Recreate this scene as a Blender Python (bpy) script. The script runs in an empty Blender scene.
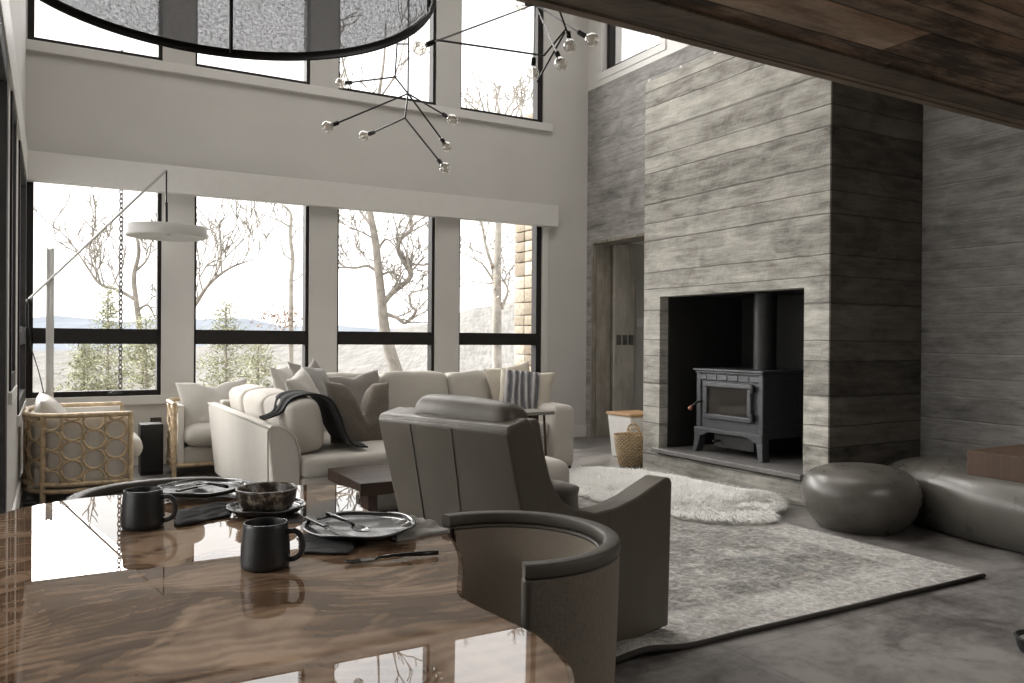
import bpy, bmesh, math, random
from mathutils import Vector, Matrix, Euler, noise
rnd = random.Random(7)
noise.seed_set(7)
_ur = random.Random(23)
def ruv():
    while True:
        q = Vector((_ur.uniform(-1, 1), _ur.uniform(-1, 1), _ur.uniform(-1, 1)))
        if .05 < q.length < 1: return q.normalized()
def nvec(p):
    p = Vector(p); return Vector((noise.noise(p), noise.noise(p+Vector((17.3, 5.1, 9.7))), noise.noise(p+Vector((-8.2, 21.4, 3.3)))))
C = bpy.context.scene.collection
PI = math.pi
sc = bpy.context.scene

# ------------------------------------------------------------------ camera
YAW, PITCH, ROLL, FPX = math.radians(29.643), math.radians(-.138), math.radians(.391), 810.28
CAM = Vector((0, 0, 1.25))
cf = Vector((math.sin(YAW)*math.cos(PITCH), math.cos(YAW)*math.cos(PITCH), math.sin(PITCH)))
cr0 = Vector((math.cos(YAW), -math.sin(YAW), 0)); cu0 = cr0.cross(cf)
cr = cr0*math.cos(ROLL) + cu0*math.sin(ROLL); cu = -cr0*math.sin(ROLL) + cu0*math.cos(ROLL)
cd = bpy.data.cameras.new('camera'); cam = bpy.data.objects.new('camera', cd); C.objects.link(cam)
cd.sensor_width = 36; cd.lens = FPX*36/1024; cd.clip_start = .02; cd.clip_end = 5000
mw = Matrix((cr, cu, -cf)).transposed().to_4x4(); mw.translation = CAM
cam.matrix_world = mw
sc.camera = cam
def at(px, py, d):
    """point seen at photo pixel px,py at depth d (used to survey far things)"""
    return CAM + (cf + cr*((px-512)/FPX) - cu*((py-341.5)/FPX))*d

# ------------------------------------------------------------------ materials
class NT:
    def __init__(s, name):
        s.m = bpy.data.materials.new(name); s.m.use_nodes = True
        s.t = s.m.node_tree; s.n = s.t.nodes; s.l = s.t.links
        s.b = s.n['Principled BSDF']; s.out = s.n['Material Output']
    def node(s, typ, **kw):
        nd = s.n.new(typ)
        for k, v in kw.items(): setattr(nd, k, v)
        return nd
    def link(s, a, b): s.l.new(a, b)
    def val(s, sock, v):
        if hasattr(v, 'is_output') or isinstance(v, bpy.types.NodeSocket): s.l.new(v, sock)
        else: sock.default_value = v
    def math(s, op, a, b=0.0, c=0.0, clamp=False):
        nd = s.node('ShaderNodeMath', operation=op); nd.use_clamp = clamp
        for i, v in enumerate((a, b, c)): s.val(nd.inputs[i], v)
        return nd.outputs[0]
    def coord(s, kind='Object'): return s.node('ShaderNodeTexCoord').outputs[kind]
    def sep(s, v):
        nd = s.node('ShaderNodeSeparateXYZ'); s.link(v, nd.inputs[0]); return nd.outputs
    def comb(s, x, y, z):
        nd = s.node('ShaderNodeCombineXYZ')
        for i, v in enumerate((x, y, z)): s.val(nd.inputs[i], v)
        return nd.outputs[0]
    def map(s, v, scale=(1,1,1), rot=(0,0,0), loc=(0,0,0)):
        nd = s.node('ShaderNodeMapping'); s.link(v, nd.inputs[0])
        nd.inputs['Scale'].default_value = scale; nd.inputs['Rotation'].default_value = rot; nd.inputs['Location'].default_value = loc
        return nd.outputs[0]
    def noise(s, v, scale=5, detail=4, rough=.55, dist=0.0):
        nd = s.node('ShaderNodeTexNoise'); s.link(v, nd.inputs['Vector'])
        nd.inputs['Scale'].default_value = scale; nd.inputs['Detail'].default_value = detail
        nd.inputs['Roughness'].default_value = rough; nd.inputs['Distortion'].default_value = dist
        return nd.outputs[0]
    def white(s, v):
        nd = s.node('ShaderNodeTexWhiteNoise', noise_dimensions='1D'); s.val(nd.inputs['W'], v); return nd.outputs['Value']
    def ramp(s, f, stops):
        nd = s.node('ShaderNodeValToRGB'); s.val(nd.inputs[0], f); e = nd.color_ramp.elements
        while len(e) < len(stops): e.new(.5)
        for el, (p, c) in zip(e, stops):
            el.position = p; el.color = (*c, 1) if len(c) == 3 else c
        return nd.outputs[0]
    def rampv(s, f, stops): return s.ramp(f, [(p, (v, v, v)) for p, v in stops])
    def mix(s, f, a, b, blend='MIX'):
        nd = s.node('ShaderNodeMix', data_type='RGBA', blend_type=blend)
        s.val(nd.inputs[0], f)
        for sock, v in ((nd.inputs[6], a), (nd.inputs[7], b)):
            if isinstance(v, tuple): v = (*v, 1) if len(v) == 3 else v
            s.val(sock, v)
        return nd.outputs[2]
    def bump(s, h, strength=.3, dist=.01):
        nd = s.node('ShaderNodeBump'); s.val(nd.inputs['Height'], h)
        nd.inputs['Strength'].default_value = strength; nd.inputs['Distance'].default_value = dist
        s.link(nd.outputs[0], s.b.inputs['Normal']); return nd
    def set(s, color=None, rough=None, metal=None, **kw):
        if color is not None:
            s.val(s.b.inputs['Base Color'], (*color, 1) if isinstance(color, tuple) and len(color) == 3 else color)
        if rough is not None: s.val(s.b.inputs['Roughness'], rough)
        if metal is not None: s.val(s.b.inputs['Metallic'], metal)
        for k, v in kw.items(): s.val(s.b.inputs[k], v)
        return s.m

def plain(name, col, rough=.5, metal=0, var=.06, nscale=14, bump=0, spec=.5):
    t = NT(name); v = t.coord(); n = t.noise(v, nscale, 4)
    k = t.rampv(n, [(.3, 1-var), (.7, 1+var)])
    c = t.mix(1.0, col, k, 'MULTIPLY')
    t.set(c, rough, metal); t.b.inputs['Specular IOR Level'].default_value = spec
    if bump: t.bump(t.noise(v, nscale*6, 3), bump, .004)
    return t.m

def fabric(name, col, scale=260, var=.16, bump=.35, wr=0.0, rough=.9, big=.10):
    t = NT(name); v = t.coord()
    a = t.noise(t.map(v, (1, 1, .25)), scale, 2, .6); b = t.noise(t.map(v, (.25, 1, 1)), scale, 2, .6)
    w = t.math('MULTIPLY', t.math('ADD', a, b), .5)
    n = t.noise(v, 4, 4)
    k = t.math('ADD', t.math('MULTIPLY', t.math('SUBTRACT', w, .5), var*4), t.math('ADD', t.math('MULTIPLY', t.math('SUBTRACT', n, .5), big*2), 1.0))
    c = t.mix(1.0, col, t.comb(k, k, k), 'MULTIPLY')
    t.set(c, rough); t.b.inputs['Specular IOR Level'].default_value = .2
    t.b.inputs['Sheen Weight'].default_value = .15
    h = w
    if wr: h = t.math('ADD', w, t.math('MULTIPLY', t.noise(v, 5, 3, .5, .6), wr))
    t.bump(h, bump, .004 if not wr else .012)
    return t.m

def leather(name, col, rough=.38, var=.12, grain=True):
    t = NT(name); v = t.coord(); n = t.noise(v, 3.5, 5, .6)
    k = t.rampv(n, [(.3, 1-var), (.7, 1+var)])
    t.set(t.mix(1.0, col, k, 'MULTIPLY'), t.rampv(t.noise(v, 9, 3), [(.3, rough-.06), (.7, rough+.08)]))
    vo = t.node('ShaderNodeTexVoronoi'); t.link(v, vo.inputs['Vector']); vo.inputs['Scale'].default_value = 320
    h = t.math('ADD', t.math('MULTIPLY', vo.outputs['Distance'], .25 if grain else 0.0), t.noise(v, 11 if grain else 5, 4 if grain else 2, .5, .4 if grain else 0.0))
    t.bump(h, .22 if grain else .05, .006); return t.m

def boards(name, dark, light, bh=.145, seam=.5, rough=.85, contrast=1.0, saw=.5, axis='wall', warm=None, joints=0.0, saw_tilt=.35, rowvar=.38, seamcol=None, irr=.20, fine=.5):
    """board pattern: rows of planks; wall = rows stacked in z, running along the wall; ceil = rows stacked in y, running along x; vert = upright planks"""
    t = NT(name); v = t.coord(); x, y, z = t.sep(v)
    if axis == 'wall': along, across = t.math('ADD', x, y), z
    elif axis == 'ceil': along, across = x, y
    else: along, across = z, t.math('ADD', x, y)
    wob = t.math('MULTIPLY', t.math('SUBTRACT', t.noise(t.comb(t.math('MULTIPLY', along, 1.3), across, 0.0), 2.5, 3), .5), bh*.10)
    q = t.math('DIVIDE', t.math('ADD', across, wob), bh)
    q = t.math('ADD', q, t.math('MULTIPLY', t.math('SINE', t.math('MULTIPLY', q, 2.3)), irr))
    row = t.math('FLOOR', q); fr = t.math('FRACT', q)
    r1 = t.white(row); al = t.math('ADD', along, t.math('MULTIPLY', r1, 7.3))
    r2 = r1; jm = None
    if joints:
        jq = t.math('DIVIDE', al, joints); r2 = t.white(t.math('ADD', t.math('MULTIPLY', row, 3.7), t.math('MULTIPLY', t.math('FLOOR', jq), 1.91)))
        jf = t.math('FRACT', jq); jd = t.math('MINIMUM', jf, t.math('SUBTRACT', 1.0, jf)); jm = t.rampv(t.math('MULTIPLY', jd, joints/bh), [(0, 1), (.035, 0)])
    p = t.comb(t.math('MULTIPLY', al, 1.0), t.math('MULTIPLY', across, 9.0), t.math('MULTIPLY', r2, 31.0))
    grain = t.noise(p, 2.2, 8, .68, .5)
    blot = t.noise(t.comb(t.math('MULTIPLY', al, 1.6), t.math('MULTIPLY', across, 3.0), t.math('MULTIPLY', r2, 13.0)), 1.9, 5, .6, .6)
    sawp = t.noise(t.comb(t.math('MULTIPLY', t.math('ADD', al, t.math('MULTIPLY', across, saw_tilt)), 42.0), t.math('MULTIPLY', across, 1.5), 0.0), 1.6, 3, .6)
    f = t.math('ADD', t.math('MULTIPLY', t.math('SUBTRACT', grain, .5), 1.0*contrast), t.math('MULTIPLY', t.math('SUBTRACT', blot, .5), 1.15*contrast))
    f = t.math('ADD', f, t.math('MULTIPLY', t.math('SUBTRACT', sawp, .5), saw*.6))
    f = t.math('ADD', f, t.math('ADD', t.math('MULTIPLY', t.math('SUBTRACT', r2, .5), rowvar*contrast), .5))
    fg = t.noise(t.comb(t.math('MULTIPLY', al, 7.0), t.math('MULTIPLY', across, 55.0), r2), 1.5, 6, .75, .3)
    f = t.math('ADD', f, t.math('MULTIPLY', t.math('SUBTRACT', fg, .5), fine), 0, True)
    c = t.ramp(f, [(0, dark), (.5, tuple((a+b)/2 for a, b in zip(dark, light))), (1, light)])
    if warm is not None:
        c = t.mix(t.rampv(t.noise(p, .9, 2), [(.42, 0), (.68, .8)]), c, warm, 'MULTIPLY')
    ed = t.math('MINIMUM', fr, t.math('SUBTRACT', 1.0, fr))
    sm = t.rampv(ed, [(0, 1), (.045, 0)])
    if jm is not None: sm = t.math('MAXIMUM', sm, jm)
    c = t.mix(t.math('MULTIPLY', sm, seam), c, seamcol or tuple(a*.35 for a in dark))
    t.set(c, rough); t.b.inputs['Specular IOR Level'].default_value = .3
    h = t.math('SUBTRACT', t.math('ADD', t.math('MULTIPLY', f, .5), t.math('MULTIPLY', r2, .25)), t.math('MULTIPLY', sm, .9))
    t.bump(h, .65, .012)
    return t.m

M = {}
M['paint'] = plain('paint', (.55, .535, .51), .75, var=.03, nscale=2, bump=.03)
M['trim'] = plain('trim_paint', (.64, .625, .60), .5, var=.02)
M['white_paint'] = plain('white_paint', (.82, .81, .79), .7, var=.02)
M['frame'] = plain('frame_black', (.022, .020, .019), .6, var=.1, spec=.15)
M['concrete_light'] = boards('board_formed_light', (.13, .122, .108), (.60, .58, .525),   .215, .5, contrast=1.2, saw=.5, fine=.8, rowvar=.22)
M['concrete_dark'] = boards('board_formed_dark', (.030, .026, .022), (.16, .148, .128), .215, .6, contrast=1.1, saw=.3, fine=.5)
M['concrete_grey'] = boards('board_formed_grey', (.10, .096, .091), (.47, .455, .435), .165, .5, contrast=1.05, saw=.1, rowvar=.12, seamcol=(.40, .39, .37), irr=.1, fine=.7)
M['jamb_wood'] = boards('jamb_wood', (.10, .088, .072), (.40, .365, .31), .19, .8, contrast=1.0, saw=.2, axis='vert')
M['jamb_pale'] = boards('jamb_pale', (.22, .205, .178), (.58, .545, .48), .4, .2, contrast=.9, saw=.2, axis='vert')
M['soffit'] = boards('soffit_wood', (.045, .030, .021), (.44, .325, .235), .17, .9, contrast=1.5, saw=.35, axis='ceil', warm=(.78, .56, .40), joints=1.3, rough=.6, rowvar=.75, fine=.9)
M['soffit_edge'] = boards('soffit_edge', (.035, .027, .020), (.26, .20, .145), .19, .9, contrast=.9, saw=.9, axis='ceil', rough=.6, saw_tilt=1.2)
M['steel'] = plain('black_steel', (.035, .034, .033), .5, .3, var=.2, nscale=4)
M['iron'] = plain('cast_iron', (.075, .077, .083), .42, .35, var=.18, nscale=30, bump=.2)
M['iron_dark'] = plain('cast_iron_dark', (.022, .022, .023), .5, .2, var=.2)
M['black'] = plain('black_matte', (.012, .012, .012), .55)
M['rod'] = plain('black_rod', (.012, .011, .010), .4, .3)
M['steel_grey'] = plain('grey_metal', (.50, .49, .47), .4, .3)
M['brass'] = plain('bulb_cap', (.35, .30, .22), .3, .8)
M['slate'] = plain('hearth_slate', (.15, .145, .14), .45, var=.25, nscale=6, bump=.1)
M['linen'] = fabric('sofa_linen', (.50, .47, .425), 300, .10, .25, .6)
M['shell'] = fabric('shell_linen', (.74, .71, .66), 300, .08, .2)
M['linen_seat'] = fabric('seat_linen', (.50, .472, .428), 300, .10, .25, .8)
M['pillow_white'] = fabric('pillow_white', (.54, .515, .48), 280, .12, .3, 1.2)
M['pillow_grey'] = fabric('pillow_grey', (.33, .315, .295), 280, .12, .3, 1.2)
M['pillow_taupe'] = fabric('pillow_taupe', (.235, .215, .195), 280, .12, .3, 1.2)
M['pillow_brown'] = fabric('pillow_brown', (.155, .135, .112), 150, .35, .6, .8)
M['pillow_blue'] = fabric('pillow_blue', (.25, .245, .26), 220, .2, .4, 1.0)
M['pillow_cream'] = fabric('pillow_cream', (.52, .475, .40), 240, .12, .3, 1.0)
M['throw'] = fabric('throw_black', (.012, .012, .013), 200, .3, .4, .8)
M['napkin_grey'] = fabric('napkin_grey', (.40, .385, .36), 400, .2, .4, .6)
M['napkin_dark'] = fabric('napkin_dark', (.035, .035, .036), 400, .2, .4, .6)
M['armchair'] = leather('leather_olive', (.088, .074, .055), .40)
M['pouf'] = leather('leather_pouf', (.105, .098, .086), .31, .28, False)
M['barrel_fabric'] = fabric('barrel_fabric', (.175, .150, .118), 240, .3, .5, 0, .75)
M['barrel_inner'] = fabric('barrel_inner', (.30, .255, .205), 320, .12, .25, .2, .6)
M['barrel_leather'] = leather('barrel_leather', (.075, .065, .052), .52)
M['dark_wood'] = boards('walnut_dark', (.018, .010, .007), (.075, .042, .027), .12, .3, contrast=.8, saw=.1, axis='ceil', rough=.35)
M['slab_wood'] = boards('slab_wood', (.030, .017, .010), (.105, .060, .035), .5, .15, contrast=.9, saw=.2, axis='ceil', rough=.4)
M['rattan'] = plain('rattan', (.56, .43, .275), .45, var=.35, nscale=22, bump=.15)
M['white_shade'] = plain('white_lamp', (.52, .51, .485), .5, var=.01)
M['white_enamel'] = plain('white_enamel', (.72, .71, .69), .45, var=.04)
M['bin_wood'] = boards('bin_wood', (.25, .14, .065), (.52, .34, .18), .09, .3, contrast=.8, saw=0, axis='ceil', rough=.5)
M['mug'] = plain('mug_stoneware', (.020, .021, .023), .38, var=.25, nscale=40)
M['plate'] = plain('plate_glaze', (.03, .03, .031), .16, var=.5, nscale=12, bump=.08)
M['cutlery'] = plain('black_cutlery', (.05, .05, .05), .22, .9)
M['stone'] = None

def mk_bowl():
    t = NT('bowl_glaze'); v = t.coord(); n = t.noise(v, 38, 5, .7)
    c = t.ramp(n, [(.36, (.022, .018, .015)), (.50, (.085, .065, .050)), (.60, (.36, .32, .26))])
    t.set(c, .3); return t.m
M['bowl'] = mk_bowl()

def mk_floor():
    t = NT('floor_slate'); v = t.coord(); x, y, z = t.sep(v)
    a = t.noise(t.map(v, (.8, 1.0, 1), (0, 0, .35)), 3.6, 8, .68, .5)
    b = t.noise(v, .8, 4, .5, .3); c2 = t.noise(v, 19, 4, .6)
    f = t.math('ADD', t.math('MULTIPLY', a, .55), t.math('ADD', t.math('MULTIPLY', b, .3), t.math('MULTIPLY', c2, .15)))
    c = t.ramp(f, [(.39, (.078, .070, .064)), (.47, (.155, .143, .134)), (.56, (.255, .240, .226))])
    # very large tiles with fine joints
    fx = t.math('FRACT', t.math('DIVIDE', x, 1.2)); fy = t.math('FRACT', t.math('DIVIDE', y, 1.2))
    e = t.math('MINIMUM', t.math('MINIMUM', fx, t.math('SUBTRACT', 1.0, fx)), t.math('MINIMUM', fy, t.math('SUBTRACT', 1.0, fy)))
    c = t.mix(t.rampv(e, [(0, .35), (.006, 0)]), c, (.04, .037, .035))
    t.set(c, t.rampv(a, [(.35, .38), (.65, .52)])); t.bump(t.math('ADD', a, t.math('MULTIPLY', c2, .3)), .12, .01)
    return t.m
M['floor'] = mk_floor()

def mk_rug():
    t = NT('rug_distressed'); v = t.coord(); x, y, z = t.sep(v)
    big = t.noise(v, 2.3, 5, .6, .8); med = t.noise(v, 11, 6, .72, 1.5)
    streak = t.noise(t.map(v, (2.2, 26, 1)), 1.3, 5, .7, .3); streak2 = t.noise(t.map(v, (26, 3, 1)), 1.3, 4, .7, .3)
    fine = t.noise(v, 120, 2, .6)
    f = t.math('ADD', t.math('MULTIPLY', big, .35), t.math('ADD', t.math('MULTIPLY', med, .5), t.math('ADD', t.math('MULTIPLY', streak, .15), t.math('MULTIPLY', streak2, .1))))
    c = t.ramp(f, [(.40, (.095, .090, .084)), (.50, (.195, .187, .176)), (.57, (.30, .288, .270)), (.66, (.52, .505, .48))])
    c = t.mix(t.rampv(med, [(.52, 0), (.66, .5)]), c, (.37, .335, .285))
    # dark bluish worn patches and a border band
    c = t.mix(t.rampv(t.noise(v, 5, 6, .7, .8), [(.52, 0), (.68, .6)]), c, (.17, .178, .18))
    ex = t.math('MINIMUM', t.math('SUBTRACT', x, -1.55), t.math('SUBTRACT', 1.55, x)); ey = t.math('MINIMUM', t.math('ADD', y, 2.0), t.math('SUBTRACT', 2.0, y))
    e = t.math('MINIMUM', ex, ey)
    bd = t.rampv(e, [(.0, 1), (.30, 1), (.34, 0)])
    c = t.mix(t.math('MULTIPLY', bd, t.rampv(med, [(.40, .75), (.60, .0)])), c, (.60, .585, .555))
    k = t.rampv(fine, [(.3, .85), (.7, 1.15)])
    c = t.mix(1.0, c, t.rampv(t.noise(v, 34, 4, .7), [(.36, .78), (.5, 1.0), (.64, 1.24)]), 'MULTIPLY')
    t.set(t.mix(1.0, c, k, 'MULTIPLY'), .95); t.b.inputs['Specular IOR Level'].default_value = .1
    t.bump(t.math('ADD', fine, t.math('MULTIPLY', med, .8)), .5, .006); return t.m
M['rug'] = mk_rug()
M['rug_edge'] = plain('rug_binding', (.035, .030, .026), .9)

def mk_table():
    t = NT('walnut_epoxy'); v = t.coord(); x, y, z = t.sep(v)
    warp = t.noise(v, 1.6, 3, .5, .4)
    wv2 = t.noise(t.map(v, (1, 1, 1), (0, 0, 0), (3.1, 1.7, 0)), 2.4, 3, .5, .8)
    p = t.comb(t.math('ADD', t.math('MULTIPLY', x, 1.3), t.math('MULTIPLY', wv2, 1.9)), t.math('ADD', t.math('MULTIPLY', y, 2.5), t.math('MULTIPLY', warp, 3.2)), 0.0)
    g = t.noise(p, 1.35, 6, .52, .9)
    fine = t.noise(t.map(p, (2.5, 16, 1)), 3, 3)
    wv = t.node('ShaderNodeTexWave', wave_type='RINGS'); t.link(t.comb(t.math('ADD', t.math('MULTIPLY', x, 1.0), t.math('MULTIPLY', wv2, .8)), t.math('ADD', t.math('MULTIPLY', y, 1.7), t.math('MULTIPLY', warp, .9)), 0.0), wv.inputs['Vector'])
    wv.inputs['Scale'].default_value = 5.5; wv.inputs['Distortion'].default_value = 4; wv.inputs['Detail'].default_value = 2
    f = t.math('ADD', t.math('MULTIPLY', g, .87), t.math('ADD', t.math('MULTIPLY', wv.outputs[1], .06), t.math('MULTIPLY', fine, .07)))
    c = t.ramp(f, [(.34, (.050, .029, .017)), (.43, (.125, .076, .046)), (.51, (.225, .145, .092)), (.62, (.37, .255, .17))])
    # smoky epoxy bays
    ep = t.rampv(t.math('ADD', t.noise(v, 2.1, 3, .5, .5), t.math('MULTIPLY', t.math('SUBTRACT', x, .35), .34)), [(.60, 0), (.625, 1)])
    c = t.mix(t.math('MULTIPLY', ep, .85), c, (.085, .088, .090))
    t.set(c, .6); b = t.b; b.inputs['Specular IOR Level'].default_value = 0
    b.inputs['Coat Weight'].default_value = 1.0; b.inputs['Coat Roughness'].default_value = .003; b.inputs['Coat IOR'].default_value = 1.9
    return t.m
M['table'] = mk_table()

def mk_glass():
    t = NT('window_glass'); tr = t.node('ShaderNodeBsdfTransparent'); gl = t.node('ShaderNodeBsdfGlossy'); gl.inputs['Roughness'].default_value = .01
    fr = t.node('ShaderNodeFresnel'); fr.inputs[0].default_value = 1.35
    mx = t.node('ShaderNodeMixShader'); t.link(t.math('MULTIPLY', fr.outputs[0], .6), mx.inputs[0]); t.link(tr.outputs[0], mx.inputs[1]); t.link(gl.outputs[0], mx.inputs[2])
    t.link(mx.outputs[0], t.out.inputs[0]); return t.m
M['glass'] = mk_glass()
def mk_bulb():
    t = NT('bulb_glass'); tr = t.node('ShaderNodeBsdfTransparent'); tr.inputs[0].default_value = (.93, .91, .87, 1)
    gl = t.node('ShaderNodeBsdfGlossy'); gl.inputs['Roughness'].default_value = .12
    lw = t.node('ShaderNodeLayerWeight'); lw.inputs[0].default_value = .45
    mx = t.node('ShaderNodeMixShader'); t.link(t.math('ADD', t.math('MULTIPLY', lw.outputs['Facing'], .75), .14), mx.inputs[0]); t.link(tr.outputs[0], mx.inputs[1]); t.link(gl.outputs[0], mx.inputs[2])
    t.link(mx.outputs[0], t.out.inputs[0]); return t.m
M['bulb'] = mk_bulb()
def mk_fil():
    t = NT('filament'); t.set((.55, .46, .36), .4); return t.m
M['filament'] = mk_fil()
def mk_drum():
    t = NT('drum_mesh'); v = t.coord(); x, y, z = t.sep(v)
    ang = t.math('ARCTAN2', y, x)
    p = t.comb(t.math('MULTIPLY', ang, 26.0), t.math('MULTIPLY', z, 110.0), 0.0)
    n = t.noise(p, 1.6, 5, .75)
    p2 = t.comb(t.math('MULTIPLY', ang, 70.0), t.math('MULTIPLY', z, 60.0), 3.0); n2 = t.noise(p2, 1.6, 3, .7)
    f = t.math('ADD', t.math('MULTIPLY', n, .6), t.math('MULTIPLY', n2, .4))
    k = t.rampv(f, [(.40, .05), (.62, .26)])
    tr = t.node('ShaderNodeBsdfTransparent'); tr.inputs[0].default_value = (.9, .9, .91, 1)
    t.set((.13, .13, .135), .8)
    tl = t.node('ShaderNodeBsdfTranslucent'); tl.inputs[0].default_value = (.22, .22, .225, 1)
    m1 = t.node('ShaderNodeMixShader'); m1.inputs[0].default_value = .45; t.link(t.b.outputs[0], m1.inputs[1]); t.link(tl.outputs[0], m1.inputs[2])
    mx = t.node('ShaderNodeMixShader'); t.link(k, mx.inputs[0]); t.link(m1.outputs[0], mx.inputs[1]); t.link(tr.outputs[0], mx.inputs[2])
    t.link(mx.outputs[0], t.out.inputs[0]); return t.m
M['drum'] = mk_drum()
def mk_stone():
    t = NT('stacked_stone'); g = t.node('ShaderNodeNewGeometry'); r = g.outputs['Random Per Island']
    c = t.ramp(r, [(0, (.13, .10, .07)), (.5, (.22, .185, .135)), (1, (.33, .29, .235))])
    k = t.rampv(t.noise(t.coord(), 18, 5), [(.3, .7), (.7, 1.2)])
    t.set(t.mix(1.0, c, k, 'MULTIPLY'), .9); t.bump(t.noise(t.coord(), 30, 4), .5, .01); return t.m
M['stone'] = mk_stone()
def mk_ground(name, a, b, s):
    t = NT(name); v = t.coord(); n = t.noise(t.map(t.map(v, (1, 1, 1), (0, 0, YAW)), (1, .03, .22)), s, 8, .8, .2); n2 = t.noise(v, s*.12, 3)
    f = t.math('ADD', t.math('MULTIPLY', n, .7), t.math('MULTIPLY', n2, .3))
    t.set(t.ramp(f, [(.42, a), (.57, b)]), 1.0); t.b.inputs['Specular IOR Level'].default_value = 0; return t.m
M['forest'] = mk_ground('winter_forest', (.095, .088, .078), (.19, .182, .166), 5.0)
M['ridge'] = mk_ground('hazy_ridge', (.115, .110, .102), (.175, .170, .161), 2.4)  # haze over the nearer hill is put into its pale colour
M['ridge_far'] = mk_ground('haze_tinted_ridge', (.135, .148, .168), (.15, .162, .18), .01)  # bluish distance haze painted as the far ridge's colour
M['bark'] = plain('bark', (.235, .215, .19), .95, var=.3, nscale=6, spec=0)
M['bark_pale'] = plain('bark_pale', (.30, .28, .25), .95, var=.3, nscale=6, spec=0)
M['bark_dark'] = plain('bark_dark', (.055, .048, .042), .95, var=.3, nscale=6, spec=0)
def mk_leaf(name, a, b):
    t = NT(name); g = t.node('ShaderNodeNewGeometry'); c = t.ramp(g.outputs['Random Per Island'], [(0, a), (1, b)])
    t.set(c, .9); t.b.inputs['Specular IOR Level'].default_value = 0; return t.m
M['needles'] = mk_leaf('needles', (.13, .132, .08), (.40, .40, .28))
M['red_leaves'] = mk_leaf('red_leaves', (.17, .12, .095), (.32, .25, .21))
def mk_fur():
    t = NT('fur'); g = t.node('ShaderNodeNewGeometry'); c = t.ramp(g.outputs['Random Per Island'], [(0, (.86, .85, .82)), (1, (.97, .965, .95))])
    t.set(c, .8); t.b.inputs['Specular IOR Level'].default_value = .1
    tl = t.node('ShaderNodeBsdfTranslucent'); t.link(c, tl.inputs[0]); mx = t.node('ShaderNodeMixShader'); mx.inputs[0].default_value = .25
    t.link(t.b.outputs[0], mx.inputs[1]); t.link(tl.outputs[0], mx.inputs[2]); t.link(mx.outputs[0], t.out.inputs[0]); return t.m
M['fur'] = mk_fur()
def mk_wicker():
    t = NT('wicker'); v = t.coord(); x, y, z = t.sep(v); ang = t.math('ARCTAN2', y, x)
    rowq = t.math('MULTIPLY', z, 55.0); r = t.math('FLOOR', rowq)
    s = t.math('SINE', t.math('ADD', t.math('MULTIPLY', ang, 26.0), t.math('MULTIPLY', r, 3.14159)))
    h = t.math('MULTIPLY', t.math('ADD', s, 1.0), t.math('SINE', t.math('MULTIPLY', t.math('FRACT', rowq), 3.14159)))
    n = t.noise(v, 20, 3)
    c = t.ramp(t.math('ADD', t.math('MULTIPLY', h, .3), t.math('MULTIPLY', n, .5)), [(.10, (.30, .20, .105)), (.42, (.55, .40, .235)), (.8, (.70, .55, .36))])
    t.set(c, .7); t.bump(h, .8, .01); return t.m
M['wicker'] = mk_wicker()
def mk_stripe():
    t = NT('ruched_fabric'); v = t.coord(); x, y, z = t.sep(v)
    n = t.noise(t.map(v, (1, .18, 1)), 9, 3, .5)
    s = t.math('SINE', t.math('ADD', t.math('MULTIPLY', x, 95.0), t.math('MULTIPLY', n, 14.0)))
    c = t.ramp(t.math('ADD', t.math('MULTIPLY', s, .5), .5), [(0, (.10, .10, .112)), (.6, (.28, .275, .285)), (1, (.42, .41, .41))])
    t.set(c, .85); t.bump(s, .7, .012); return t.m
M['ruched'] = mk_stripe()

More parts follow.
